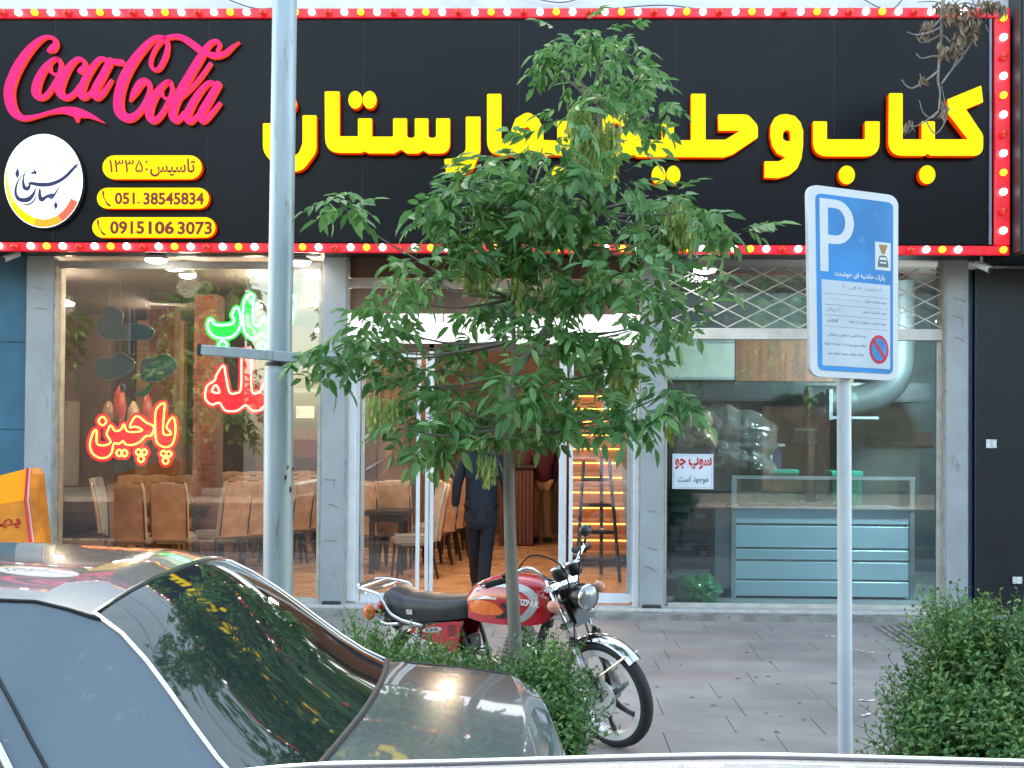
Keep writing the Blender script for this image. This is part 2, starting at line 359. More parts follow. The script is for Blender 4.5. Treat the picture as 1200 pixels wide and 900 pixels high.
for (px, py, a, l) in [(973, 746, .1, .09), (1008, 763, -.4, .07), (1020, 765, .3, .06), (1016, 821, .05, .1), (1015, 838, .9, .11), (600, 0, 0, 0)][:5]:
    p = onz(px, py, .006); t = MB(); t.grid([[Vector((-l / 2 + l * i / 4, -.012 + .024 * j, .004 + .004 * math.sin(i * 1.7 + j))) for j in range(2)] for i in range(5)])
    MM = Matrix.Translation(p) @ Matrix.Rotation(a, 4, 'Z')
    o = t.xf(MM).build('paper_scrap', mat('paper', (.7, .7, .68), .8))
    tag(o, {973: 'small white paper scrap on the pavement just left of the parking sign post', 1008: 'white paper scrap right of the sign post, left one of a pair', 1020: 'white paper scrap right of the sign post, right one of a pair', 1016: 'pale flat litter on the pavement in front of the right shrub', 1015: 'bent white litter strip lying nearest the right shrub'}[px], 'litter')
# cellar grate strips at the right
gr = MB()
for i in range(5):
    a = onz(1025 + i * 9, 733, .006); b = onz(1062 + i * 9, 757, .006); dirv = (b - a).normalized(); n_ = Vector((-dirv.y, dirv.x, 0)) * .012
    gr.add([a - n_, b - n_, b + n_, a + n_, a - n_ + Vector((0, 0, .012)), b - n_ + Vector((0, 0, .012)), b + n_ + Vector((0, 0, .012)), a + n_ + Vector((0, 0, .012))], [(4, 5, 6, 7), (0, 1, 5, 4), (2, 3, 7, 6), (1, 2, 6, 5), (3, 0, 4, 7)])
tag(gr.build('drain_grate', M_conc), 'grey ribbed drain strips set in the pavement beside the right shrub', 'drain')

# ================================================================== SHOP BUILDING
XL, XR = -7.5, 7.5
B = thing('shop_building', 'ground floor shopfront with grey steel pillars and glass windows under a black sign', 'building', (0, YF, 0))
x0 = at(30, 500, YF).x; 
st = MB(); st.box(at(-80, 700, 12.42).x, at(1250, 700, 12.42).x, 12.45, YG + .02, -.1, FZ - .02, bev=.012); st.build('door_step', M_conc, B)
st = MB(); st.box(at(60, 700, 12.6).x, at(1106, 700, 12.6).x, 12.6, YG + .06, FZ - .021, FZ + .012, bev=.006); st.build('sill', mat('stone_sill', (.5, .49, .46), .6, var=.15, scale=12), B)
for (a, b, t, bt) in [(29, 60, 318, 712), (377, 404, 322, 700), (751, 778, 430, 706), (1109, 1134, 318, 712)]:
    P = MB(); xa, xb = at(a, 520, YF).x, at(b, 520, YF).x; P.box(xa, xb, YF, YF + .3, .02, 3.45, bev=.006)
    o = P.build('pillar', M_steel, B)
    q = MB(); q.box(xa - .012, xa, YF + .02, YF + .3, .04, 3.4); q.box(xb, xb + .012, YF + .02, YF + .3, .04, 3.4); q.build('flange', M_rust, o)
    q = MB(); q.box(xa + .02, xb - .02, YF - .04, YF - .001, .055, .12, bev=.01); q.build('base_shoe', M_darkm, o)
    q = MB()
    for _ in range(5):
        zz = random.uniform(.3, 3.2); xx = random.uniform(xa + .03, xb - .12); q.tube([(xx, YF - .002, zz), (xx + .05, YF - .002, zz - .012), (xx + .1, YF - .002, zz - .045 * random.random())], .0035, 4)
    q.build('scratch', mat('scratch', (.16, .16, .16), .7), o)
# beam behind the sign and upper wall
zt = at(600, 12, YS).z
MB().box(XL, XR, YF + .02, YF + .3, 3.46, zt + .1).build('lintel_wall', mat('dark_wall', (.05, .05, .05), .8), B)
uw = MB(); uw.box(-26, 26, 12.32, 12.55, zt - .05, 9.2); uw.build('upper_wall', mat('pale_cladding', (.68, .72, .76), .55, var=.06, scale=1.5, dirt=((.55, .58, .6), 2, .6)), B)  # wall raised and widened out of view to keep sun off the street
for zz in (.35, 1.2, 2.05, 2.9): MB().box(-26, 26, 12.305, 12.318, zt + zz, zt + zz + .02).build('cladding_rib', M_alu, B)
for i, (a, b, c_) in enumerate([((255, -6), (300, 10), (345, 6)), ((700, 12), (780, 6), (840, 16)), ((1000, -8), (1040, 12), (1060, -4)), ((600, -8), (655, 3), (690, -6))]):
    P3 = [at(*q, 12.26) for q in (a, b, c_)]; tag(MB().tube(catmull(P3, 5), .006, 5).build('cable', mat('grey_cable', (.13, .14, .15), .6)), 'thin dark cable drooping above the sign ' + ['beside the street pole', 'right of the tree top', 'near the dead branch', 'left of the tree top'][i], 'cable')
# windows
def frame_strip(px0, py0, px1, py1, m=M_rust, Y=YG - .03, d=.05, name='window_frame'):
    return pbox(MB(), px0, py0, px1, py1, Y, Y + d, bev=.004).build(name, m, B)
M_lf = mat('dirty_cream_frame', (.5, .49, .44), .5, var=.15, scale=8, dirt=((.2, .13, .08), 9, .62))
frame_strip(62, 311, 67, 704, M_lf); frame_strip(56, 318, 60, 704, mat('dark_slot', (.05, .03, .03), .8), YG - .02)
frame_strip(68, 306, 377, 315, M_lf); frame_strip(68, 699, 377, 705, M_lf); frame_strip(372, 316, 376, 698, M_lf)
pbox(MB(), 67.2, 314, 372, 700, YG, YG + .012).build('glass_pane', M_glass, B, label='large left shop window behind the neon signs')
# bay above door
frame_strip(406, 327, 751, 338, mat('weathered_beam', (.45, .38, .33), .7, var=.2, scale=6)); frame_strip(404, 300, 408, 470, M_lf)
pbox(MB(), 408, 339, 751, 367, YG + .02, YG + .06).build('transom_panel', mat('brown_panel', (.12, .065, .045), .6, var=.3, scale=3, stretch=(1, 1, .2)), B)
pbox(MB(), 408, 300, 751, 326, YG + .02, YG + .06).build('transom_panel', MATS['brown_panel'], B)
pbox(MB(), 406, 368, 751, 402, YG - .12, YG + .06, bev=.01).build('light_box', emis('lightbox_white', (1, .97, .95), .6, (.8, .8, .8)), B, label='bright white lit box above the entrance door')
for a in (503, 708): pbox(MB(), a, 403, a + 5, 480, YG, YG + .03).build('light_box_bracket', M_white, B)
pbox(MB(), 405, 403, 751, 412, YG, YG + .06).build('door_header', mat('brown_metal', (.09, .045, .035), .5), B)
# door frames
for (a, b, t, bt, dy) in [(407, 417, 412, 705, 0), (742, 750, 412, 711, 0)]:
    pbox(MB(), a, t, b, bt, YG - .04 + dy, YG + .05 + dy, bev=.006).build('door_post', M_white, B)
pbox(MB(), 404, 412, 407, 700, YG - .05, YG, bev=.001).build('door_post', M_rust, B)
def leaf_door(a, b, sx, dy, lab):
    d = MB(); pbox(d, a, 413, a + 4.5, 706, YG + dy, YG + dy + .04, bev=.005); pbox(d, b - 4.5, 413, b, 706, YG + dy, YG + dy + .04, bev=.005)
    pbox(d, a + 4.6, 413, b - 4.6, 421, YG + dy + .002, YG + dy + .038, bev=.004)
    pbox(d, a + 4.6, 695, b - 4.6, 707, YG + dy + .002, YG + dy + .038, bev=.004)
    o = d.build('door', M_white, B, label=lab)
    pbox(MB(), a + 4, 420, b - 4, 696, YG + dy + .012, YG + dy + .022).build('glass_pane', M_doorglass, o)
    for q in sx: pbox(MB(), q, 421, q + 4, 695, YG + dy - .02, YG + dy - .005, bev=.002).build('pull_bar', M_alu, o)
leaf_door(417, 492, (423,), 0, 'white framed left sliding glass door leaf')
leaf_door(498, 508, (), .07, 'white edge of the second left door leaf slid open')
leaf_door(667, 742, (735,), 0, 'white framed right sliding glass door leaf')
leaf_door(655, 664, (), .07, 'white edge of the second right door leaf slid open')
# right window
frame_strip(780, 385, 1107, 398, mat('cream_rail', (.62, .6, .55), .55, var=.1, scale=7, dirt=((.3, .26, .22), 12, .6)), Y=YG - .06, d=.08)
frame_strip(1098, 399, 1103, 712, M_lf); frame_strip(1104, 318, 1107, 712, M_rust); frame_strip(779, 399, 781.5, 708, M_lf); frame_strip(782, 708, 1098, 714, M_lf)
pbox(MB(), 782, 398, 1098, 709, YG, YG + .012).build('glass_pane', glass_mat('smoky_glass', (.80, .90, .92), 1.0, .02), B, label='large right shop window in front of the display counter')
pbox(MB(), 780, 312, 1104, 386, YG + .1, YG + .112).build('glass_pane', M_glass, B, label='grimy transom glass behind the lattice grille')
g = thing('lattice_grille', 'cream folding lattice grille closed across the transom above the right window', 'security grille', at(940, 386, YG - .02))
nb = 0
za, zb = at(940, 384, YG - .03).z, at(940, 314, YG - .03).z; xa, xb = at(783, 350, YG - .03).x, at(1103, 350, YG - .03).x
dx = 2 * (zb - za); 
for sgn, yy in ((1, YG - .04), (-1, YG - .03)):
    xs = xa - dx
    while xs < xb + dx:
        p, q = (Vector((xs, yy, za)), Vector((xs + dx * sgn, yy, zb)))
        def clip(p, q):
            d = q - p; t0, t1 = 0., 1.
            for lo, hi in ((xa, xb),):
                if abs(d.x) < 1e-9: return None
                u0, u1 = sorted(((lo - p.x) / d.x, (hi - p.x) / d.x)); t0, t1 = max(t0, u0), min(t1, u1)
            return (p + d * t0, p + d * t1) if t1 - t0 > .02 else None
        c_ = clip(p, q)
        if c_:
            MB().tube(c_, .0075, 4).build('lattice_bar', MATS['cream_rail'], g); nb += 1
        xs += .345
# ================================================================== MAIN SIGN
SG = thing('shop_sign', 'long black shop sign with yellow Persian letters and a red bulb border over the shopfront', 'shop sign', at(600, 300, YS))
zb_ = at(600, 297, YS).z; zt_ = at(600, 10, YS).z; sxl = XL + .5; sxr = at(1183, 150, YS).x
MB().box(sxl, sxr - .03, YS + .02, YF - .01, zb_ + .02, zt_ - .02, bev=.01).build('sign_box', M_black, SG)
MB().box(sxl, sxr - .2, YS + .004, YS + .018, zb_ + .1, zt_ - .12).build('sign_face', M_black, SG)
MB().box(sxr - .185, sxr - .165, YS - .01, YS + .02, zb_ + .1, zt_ - .1).build('edge_trim', mat('grey_trim', (.2, .2, .26), .4), SG)
led = MB(); led.box(sxl, sxr, YS - .015, YS + .02, zb_, zb_ + .085, bev=.008); o1 = led.build('light_channel', M_led, SG, label='bottom red light channel')
led = MB(); led.box(sxl, sxr, YS - .015, YS + .02, zt_ - .09, zt_, bev=.008); o2 = led.build('light_channel', M_led, SG, label='top red light channel')
led = MB(); led.box(sxr - .14, sxr + .002, YS - .018, YS + .025, zb_ + .09, zt_ - .095, bev=.008); o3 = led.build('light_channel', M_led, SG, label='right upright red light channel')
bms = {}
def bulb(p, kind, par):
    if kind not in bms:
        me = MB(); me.lathe([(.018, .02), (.027, .0), (.033, -.025), (.030, -.05), (.018, -.068), (.002, -.074)], axis=(0, 1, 0), n=10)
        o = me.build('bulb', {'W': M_bw, 'Y': M_by, 'R': M_br}[kind], par, smooth=True, local=True); bms[kind] = o.data
    else:
        o = bpy.data.objects.new('bulb', bms[kind]); col.objects.link(o); o.parent = par
    o.location = worldmat(par).inverted() @ Vector(p)
pat = 'YWRW'
for j in range(62):
    px = 56 - 18.7 * 4 + 18.7 * j; a = at(px, 295, YS - .02); a.z = zb_ + .045
    if px < 1170: bulb(a, pat[j % 4], o1)
for j in range(67):
    px = 42 - 19.06 * 4 + 19.06 * j; a = at(px, 12, YS - .02); a.z = zt_ - .045
    if px < 1166: bulb(a, pat[j % 4], o2)
for i in range(13):
    a = at(1175, 22 + i * 22.6, YS - .02); a.x = sxr - .07; bulb(a, pat[i % 4], o3)
def letter(polys, Y=YS - .10, d=.09, name='letter', ms=(M_yel, M_redside), lab=None):
    mb = MB()
    for poly, holes in polys: mb.prism(poly, holes, Y, d)
    # thin dark-red halo plate a little larger behind each letter is the letter's return edge
    return mb.build(name, list(ms), SG, label=lab)
z8 = lambda p: fillet(zm(p, 940, 90, 5.217)); z7 = lambda p: fillet(zm(p, 740, 90, 5.4545)); z6 = lambda p: fillet(zm(p, 510, 90, 4.615)); z5 = lambda p: fillet(zm(p, 300, 90, 5.0))
kaf = [(530, 100, 10), (615, 100, 10), (615, 382, 2), (730, 382, 2), (730, 272, 8), (812, 272, 8), (812, 382, 2), (1012, 382, 2), (893, 228, 10), (888, 138, 8), (1095, 53, 6), (1107, 155, 6), (1002, 198, 3), (1107, 355, 60), (1107, 483, 80), (785, 483, 4), (766, 470, 0), (748, 483, 4), (526, 483, 90)]
letter([(z8(kaf), []), (z8(ell(765, 598, 50, 57)), [])])
letter([(z8([(66, 272, 8), (152, 272, 8), (152, 382, 3), (384, 382, 3), (384, 272, 8), (474, 272, 8), (474, 487, 90), (66, 487, 90)]), []), (z8(ell(273, 600, 50, 57)), [])])
letter([(z7([(990, 238, 10), (1045, 250, 20), (1080, 290, 20), (1098, 345, 20), (1097, 440, 30), (1087, 520, 30), (1060, 585, 30), (1010, 628, 30), (940, 648, 30), (850, 645, 6), (850, 540, 6), (940, 540, 10), (985, 517, 4), (930, 490, 20), (898, 440, 20), (886, 370, 20), (890, 310, 20), (915, 262, 20), (950, 242, 15)]), [z7([(990, 338, 10), (1012, 350, 8), (1016, 412, 4), (985, 410, 8), (968, 395, 8), (970, 355, 8)])])])
hal = [(553, 240, 8), (745, 240, 60), (808, 310, 60), (808, 388, 6), (650, 495, 40), (590, 515, 30), (250, 513, 4), (232, 499, 0), (213, 513, 4), (40, 513, 6), (8, 497, 0), (-10, 513, 6), (-60, 513, 6), (-102, 513, 4), (-102, 650, 8), (-190, 650, 8), (-190, 260, 60), (-60, 200, 60), (20, 330, 20), (60, 400, 10), (192, 405, 2), (195, 292, 8), (272, 292, 8), (272, 405, 2), (380, 405, 2), (380, 108, 10), (474, 108, 10), (474, 402, 2), (600, 402, 20), (693, 345, 2), (556, 345, 8)]
letter([(z7(hal), [z7(ell(-95, 330, 22, 34, 14))]), (z7(ell(174, 628, 45, 60)), []), (z7(ell(268, 628, 45, 60)), [])])
baha = [(280, 92, 10), (358, 92, 10), (358, 338, 2), (412, 330, 6), (412, 285, 20), (435, 225, 20), (500, 188, 40), (560, 225, 30), (586, 290, 20), (586, 342, 4), (660, 345, 2), (660, 238, 8), (738, 238, 8), (738, 425, 60), (590, 425, 4), (578, 412, 0), (566, 425, 4), (280, 425, 80)]
letter([(z6(baha), [z6(ell(497, 305, 20, 34, 14))]), (z6(ell(668, 530, 38, 50)), [])])
letter([(z6([(165, 215, 8), (245, 215, 8), (245, 400, 60), (205, 505, 40), (140, 538, 20), (62, 538, 6), (48, 445, 8), (110, 440, 20), (165, 400, 30)]), [])])
sta = [(402, 85, 10), (490, 85, 10), (490, 348, 2), (597, 348, 2), (597, 243, 8), (680, 243, 8), (680, 350, 2), (803, 350, 2), (803, 243, 8), (885, 243, 8), (885, 357, 18), (930, 357, 18), (930, 243, 8), (1010, 243, 8), (1010, 357, 18), (1055, 357, 18), (1055, 243, 8), (1137, 243, 8), (1137, 450, 75), (1010, 450, 20), (980, 432, 0), (950, 450, 20), (885, 450, 20), (850, 426, 0), (810, 449, 20), (660, 449, 4), (637, 437, 0), (615, 446, 4), (405, 446, 90)]
letter([(z5(sta), []), (z5(ell(582, 135, 41, 52)), []), (z5(ell(665.5, 135, 41, 52)), [])])
letter([(z5([(40, 272, 8), (122, 272, 8), (122, 395, 60), (150, 462, 40), (245, 462, 50), (272, 390, 50), (272, 225, 8), (355, 225, 8), (355, 440, 100), (270, 555, 90), (140, 555, 90), (40, 440, 110)]), []), (z5(ell(196, 160, 42, 52)), [])])
# pink script
def zs(p, ox, oy, k, ws=.80): return [(ox + a / k, oy + b / k, c_ / k * ws) for a, b, c_ in p]
A = lambda p: zs(p, 0, 30, 6.92); Bq = lambda p: zs(p, 130, 30, 6.925)
strokes = [
    A([(395, 200, 40), (420, 185, 72), (448, 145, 50), (430, 100, 36), (375, 88, 30), (310, 120, 52), (225, 205, 78), (150, 315, 92), (100, 420, 98), (72, 520, 102), (78, 620, 98), (115, 705, 85), (190, 748, 56), (300, 730, 30), (400, 702, 32), (500, 685, 55), (590, 695, 90), (660, 710, 80), (720, 725, 50), (790, 758, 26), (848, 790, 4)]),
    A([(600, 700, 60), (620, 750, 40), (618, 778, 8)]),
    A([(470, 270, 34), (430, 272, 36), (360, 340, 62), (305, 440, 78), (285, 530, 80), (310, 580, 56), (370, 565, 46), (430, 480, 36), (478, 390, 36), (490, 310, 36), (465, 268, 34)]), A([(400, 320, 26), (405, 370, 26), (440, 392, 26), (480, 390, 26)]),
    A([(650, 365, 60), (685, 325, 48), (670, 278, 34), (620, 270, 40), (555, 335, 62), (498, 440, 82), (478, 530, 82), (525, 582, 56), (590, 555, 42), (645, 480, 34)]),
    A([(850, 268, 34), (800, 272, 44), (735, 350, 60), (680, 450, 68), (652, 540, 76), (678, 582, 50), (740, 530, 32), (800, 430, 30), (860, 320, 30)]), A([(890, 285, 70), (830, 400, 72), (765, 525, 78), (780, 582, 56), (835, 540, 44), (900, 442, 26)]), A([(930, 290, 56), (985, 297, 56)]),
    Bq([(150, 610, 8), (185, 545, 60), (240, 462, 72), (290, 450, 50), (312, 510, 38), (275, 620, 42), (210, 715, 60), (135, 748, 84), (70, 700, 96), (58, 600, 98), (90, 455, 98), (160, 315, 90), (250, 195, 72), (335, 112, 54), (400, 92, 40), (452, 125, 36), (445, 230, 42), (390, 340, 38), (340, 352, 30), (318, 290, 30), (355, 190, 30), (430, 105, 34), (540, 85, 46), (620, 120, 62), (708, 185, 70)]),
    Bq([(860, 200, 22), (880, 150, 34), (850, 122, 36), (790, 155, 50), (720, 262, 75), (640, 395, 82), (565, 525, 86), (515, 640, 82), (498, 730, 76), (535, 770, 50), (590, 705, 36)]), Bq([(560, 590, 26), (650, 505, 32), (730, 410, 36), (805, 305, 30)]), Bq([(760, 215, 40), (835, 240, 60), (920, 222, 48), (980, 172, 30), (1040, 128, 4)]),
    Bq([(480, 455, 34), (450, 455, 40), (385, 520, 62), (325, 620, 78), (305, 715, 76), (340, 772, 56), (405, 720, 46), (465, 610, 36), (495, 520, 36), (475, 455, 34)]), Bq([(405, 520, 26), (415, 570, 26), (455, 590, 26), (510, 582, 26)]),
    Bq([(830, 462, 34), (780, 468, 46), (700, 560, 62), (640, 665, 70), (612, 740, 74), (645, 775, 52), (720, 700, 30), (800, 560, 28)]), Bq([(865, 475, 70), (800, 590, 74), (735, 705, 80), (740, 772, 56), (800, 725, 44), (880, 628, 30)])]
mb = MB()
for i, s_ in enumerate(strokes): ribbon(mb, s_, YS - .07 - i * .0007, .06 + i * .0007, k=5)
mb.build('script_logo', [M_pink, M_pinkside], SG, label='pink cursive lettering at the upper left of the sign')
for i in range(8):
    xj = sxl + .9 + i * 1.45
    if xj < sxr - .3: MB().box(xj, xj + .006, YS + .0015, YS + .0045, zb_ + .1, zt_ - .12).build('panel_joint', M_rubber, SG)
# round logo
dk = MB(); dk.prism(ell(51, 212, 46, 55, 48), [], YS - .07, .07)
dsk = dk.build('logo_disc', [emis('disc_white', (1, 1, .98), .45, (.7, .7, .7)), M_darkm], SG, label='round white logo disc with dark blue calligraphy')
def arcband(n0, n1, c_, nm):
    pts = []; 
    for i in range(13): t = R(n0 + (n1 - n0) * i / 12); pts.append((51 + 45 * math.cos(t), 212 + 54 * math.sin(t)))
    for i in range(12, -1, -1): t = R(n0 + (n1 - n0) * i / 12); th = 9 * min(1, abs(200 - (n0 + (n1 - n0) * i / 12)) / 90 + .1); pts.append((51 + (45 - th) * math.cos(t), 212 + (54 - th) * math.sin(t)))
    MB().prism(pts, [], YS - .073, .002).build('colour_band', [emis(nm, c_, .4), M_darkm], dsk)
arcband(27, 62, (1, .12, .06), 'band_red'); arcband(62.3, 105, (1, .33, .02), 'band_orange'); arcband(105.3, 150, (1, .62, 0), 'band_gold'); arcband(150.3, 198, (.8, .9, .05), 'band_lime')
M_navy = mat('navy_print', (.01, .015, .09), .5)
Cq = lambda p: zs(p, 0, 150, 7.2)
cal = [[(665, 295, 4), (620, 340, 30), (540, 420, 34), (440, 470, 40), (340, 478, 42), (260, 465, 30), (240, 470, 10)], [(255, 470, 14), (235, 510, 40), (205, 500, 40), (195, 430, 16), (220, 350, 6)],
       [(150, 345, 10), (145, 385, 42), (148, 420, 10)], [(200, 390, 4), (150, 450, 14), (130, 540, 26), (160, 600, 40), (230, 605, 50), (280, 560, 30), (300, 505, 6)], [(310, 560, 4), (280, 620, 14), (230, 645, 14), (180, 640, 4)],
       [(335, 520, 20), (335, 570, 36), (350, 605, 44), (390, 580, 30), (440, 560, 26)], [(400, 565, 16), (430, 590, 24), (460, 560, 18), (495, 500, 8)], [(440, 590, 8), (438, 560, 16)], [(470, 625, 10), (470, 652, 40), (468, 682, 6)], [(270, 380, 22), (300, 372, 22)], [(290, 360, 18), (300, 385, 18)], [(630, 315, 14), (650, 340, 8)]]
mb = MB()
for i, s_ in enumerate(cal): ribbon(mb, Cq(s_), YS - .074 - i * .0003, .003 + i * .0003, k=4)
mb.build('calligraphy', [M_navy, M_navy], dsk)
mb = MB(); text_mb(mb, '۱۳۳۵' + shape('تاسیس'), px_frame(53.5, 184, 84, 192, YS - .0735)); mb.build('lettering', mat('blue_print', (.1, .35, .5), .6), dsk)
mb = MB(); ribbon(mb, Cq([(175, 262, 3), (200, 280, 8), (230, 275, 5), (225, 300, 6), (240, 318, 3)]), YS - .0735, .002, k=3); ribbon(mb, Cq([(250, 290, 5), (290, 292, 7), (320, 288, 5)]), YS - .0735, .002, k=3); mb.build('lettering', MATS['blue_print'], dsk)
M_rp = mat('dark_red_print', (.28, .012, .004), .6)
for (x0_, y0_, x1_, y1_) in [(120, 182, 236.5, 210), (113.5, 220, 245, 244.5), (108, 254.5, 252.5, 278.5)]:
    r_ = (y1_ - y0_) / 2; pts = [(x1_ - r_ + r_ * math.cos(t), (y0_ + y1_) / 2 + r_ * math.sin(t)) for t in [R(-90 + 180 * i / 10) for i in range(11)]] + [(x0_ + r_ + r_ * math.cos(t), (y0_ + y1_) / 2 + r_ * math.sin(t)) for t in [R(90 + 180 * i / 10) for i in range(11)]]
    pl = MB(); pl.prism(pts, [], YS - .08, .075); o = pl.build('number_plate', [M_yel, M_redside], SG)
    mb = MB()
    if y0_ < 200:
        text_mb(mb, '۱۳۳۵', px_frame(128, 187, 167.5, 202, YS - .0825), bold=.006); text_mb(mb, ':', px_frame(170.5, 188, 173, 200, YS - .0825)); text_mb(mb, shape('تاسیس'), px_frame(176, 186, 228.5, 207, YS - .0825), bold=.02)
    else:
        if y0_ < 240:
            text_mb(mb, '051', px_frame(134.5, 225.5, 158, 239.5, YS - .0825), bold=.03); text_mb(mb, '38545834', px_frame(168, 225.5, 239, 240, YS - .0825), bold=.03); mb.prism([(160, 237), (165, 237), (165, 238.2), (160, 238.2)], [], YS - .0825, .001, 0, 0); q0 = (120, 224)
        else:
            text_mb(mb, '0915', px_frame(129, 259, 169, 274.5, YS - .0825), bold=.03); text_mb(mb, '106', px_frame(174, 259, 204, 274.5, YS - .0825), bold=.035); text_mb(mb, '3073', px_frame(208, 259.5, 248.5, 275, YS - .0825), bold=.03); q0 = (114, 258)
        ribbon(mb, [(q0[0] + .5, q0[1], 1.6), (q0[0] + 1, q0[1] + 3, 2.2), (q0[0] + 1.5, q0[1] + 7, 1.2), (q0[0] + 4, q0[1] + 12, 1.2), (q0[0] + 6.5, q0[1] + 15.5, 2.4), (q0[0] + 9, q0[1] + 17, 2)], YS - .0825, .001, 0, 0, k=4)
    mb.build('lettering', M_rp, o)
# canopy lamps and cameras
def canopy_lamp(px, py, Y, lab, r=.11):
    p = at(px, py, Y); t = thing('ceiling_lamp', lab, 'lamp', p, group='round white lamps at the window heads')
    MB().lathe([(.05, .16), (.06, .05), (r * .9, .035), (r, .02), (r, 0)], p, n=18, caps=True).build('housing', M_white, t, smooth=True, autosm=40)
    MB().lathe([(r * .96, -.001), (r * .9, -.02), (r * .5, -.035), (.001, -.038)], p, n=18).build('diffuser', emis('lamp_white', (1, .98, .93), 14, (.9, .9, .9)), t, smooth=True)
canopy_lamp(183, 304, 12.55, 'lit round white lamp under the sign above the left window, the leftmost one')
canopy_lamp(351, 307, 12.55, 'lit round white lamp under the sign just right of the street pole')
canopy_lamp(826, 316, 12.62, 'lit round white lamp under the sign above the lattice grille')
canopy_lamp(220, 322, 13.6, 'lit round lamp on the dining room ceiling, left of the green neon sign', .09)
canopy_lamp(367, 322, 13.6, 'lit round lamp on the dining room ceiling, right of the street pole', .09)
canopy_lamp(545, 322, 14.5, 'lit round lamp on the dining room ceiling behind the tree crown', .09)
for (px, py, s_, lab) in [(15, 300, -1, 'small white security camera under the left end of the sign'), (1150, 312, 1, 'small white security camera under the right end of the sign')]:
    p = at(px, py, 12.45); t = thing('security_camera', lab, 'camera', p)
    MB().tube([p + Vector((0, 0, .1)), p + Vector((0, 0, .02))], .014).build('bracket', M_white, t)
    q = MB(); q.tube([p + Vector((-.05 * s_, .02, .03)), p + Vector((.05 * s_, -.08, -.04))], .032, 12); q.build('body', M_white, t, smooth=True, autosm=40)
    MB().tube([p + Vector((.05 * s_, -.081, -.041)), p + Vector((.053 * s_, -.086, -.044))], .024, 12).build('lens', M_rubber, t)

# ================================================================== NEIGHBOURS
nb = thing('neighbour_wall', 'blue painted wall of the neighbouring shop at the left edge', 'wall', (at(0, 600, 12.6).x, 12.75, 0))
MB().box(XL - 3, at(28.5, 500, 12.72).x, 12.76, 13.2, -.1, 3.46).build('wall_face', mat('blue_wall', (.035, .13, .20), .6, var=.2, scale=2, dirt=((.03, .07, .1), 5, .6, (1, 1, .4))), nb)
for q in range(3): MB().box(XL - 3, at(28.5, 500, 12.72).x - .01, 12.745, 12.759, .9 + q * .85, .93 + q * .85).build('wall_batten', MATS['blue_wall'], nb)
nr = thing('neighbour_building', 'dark navy panelled front of the neighbouring shop at the right edge', 'building', (at(1180, 600, 12.6).x, 12.75, 0))
M_navyp = mat('navy_panel', (.004, .008, .014), .4, var=.3, scale=2, dirt=((.008, .018, .03), 4, .6))
xn = at(1143, 500, 12.7).x
for i, (a, b) in enumerate([(0, .62), (.63, 1.4), (1.41, 3.5)]): MB().box(xn + a, xn + b, 12.7 - i * .012, 13.2, .02, 3.35, bev=.008).build('panel', M_navyp, nr)
MB().box(at(1134.5, 500, 12.75).x, xn - .005, 12.78, 13.2, .02, 3.35).build('side_strip', mat('blue_strip', (.05, .10, .2), .5, dirt=((.12, .11, .1), 8, .6)), nr)
MB().box(sxr + .03, 9, 12.0, 12.9, 3.4, 6.2, bev=.02).build('upper_box', mat('charcoal_box', (.02, .03, .035), .5), nr)
MB().box(sxr + .03, 9, 12.05, 12.31, 6.22, 7.4, bev=.02).build('upper_box', mat('grey_cladding', (.25, .3, .33), .5), nr, label='grey box above the dark one')
MB().box(xn - .1, 9, 12.45, 12.69, -.1, .06, bev=.01).build('step', M_conc, nr)
for (a, b, c_, d, l) in [(1187, 676, 1198, 684, 'upper'), (1156, 515, 1168, 525, 'lower')]:
    pbox(MB(), a, b, c_, d, 12.672, 12.686).build('sticker', mat('sticker_white', (.6, .62, .62), .5, var=.4, scale=60), nr)
# orange box sign at the far left (two faces and a red edge)
ob = thing('box_sign', 'orange box sign with red Persian lettering and red edge at the far left', 'sign', at(0, 640, 10.6))
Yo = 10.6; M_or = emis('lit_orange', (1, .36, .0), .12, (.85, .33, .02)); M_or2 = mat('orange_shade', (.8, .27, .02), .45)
P = lambda x, y, Y=Yo: at(x, y, Y)
f1 = [P(-70, 575), P(32, 549), P(29.5, 586), P(-70, 604)]; f2 = [P(-70, 604), P(29.5, 586), P(39, 660), P(44, 720), P(-70, 720)]
D3 = Vector((0, .25, 0))
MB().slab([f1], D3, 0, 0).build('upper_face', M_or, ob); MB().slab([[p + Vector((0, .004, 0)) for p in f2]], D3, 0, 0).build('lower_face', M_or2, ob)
M_rd = mat('red_edge', (.6, .02, .03), .35); M_pk = mat('pink_edge', (.85, .45, .5), .35)
MB().tube([P(32.5, 548, Yo - .01), P(29.8, 586, Yo - .01)], .013, 6).build('edge_strip', M_rd, ob); MB().tube([P(30, 586, Yo - .01), P(43, 690, Yo - .01)], .014, 6).build('edge_strip', M_rd, ob)
MB().tube([P(34, 548), P(32, 586)], .014, 6).build('edge_light', M_pk, ob); MB().tube([P(32.3, 586), P(46, 690)], .009, 6).build('edge_light', M_pk, ob)
MB().slab([[P(34.5, 549), P(38.5, 556), P(49, 650), P(52, 720), P(46, 720), P(32.5, 586)]], Vector((0, .24, 0)), 0, 0).build('side_face', mat('orange_side', (.75, .24, .02), .4, var=.3, scale=5), ob)
mb = MB(); text_mb(mb, shape('بها'), px_frame(-6, 604, 24, 621, Yo - .003, skew=-2), bold=.03); text_mb(mb, shape('رستان'), px_frame(-60, 608, -9, 626, Yo - .003, skew=-2), bold=.03); text_mb(mb, shape('حلیم'), px_frame(-30, 634, 29, 655, Yo - .003), bold=.03)
mb.build('lettering', mat('red_print', (.5, .01, .02), .5), ob)
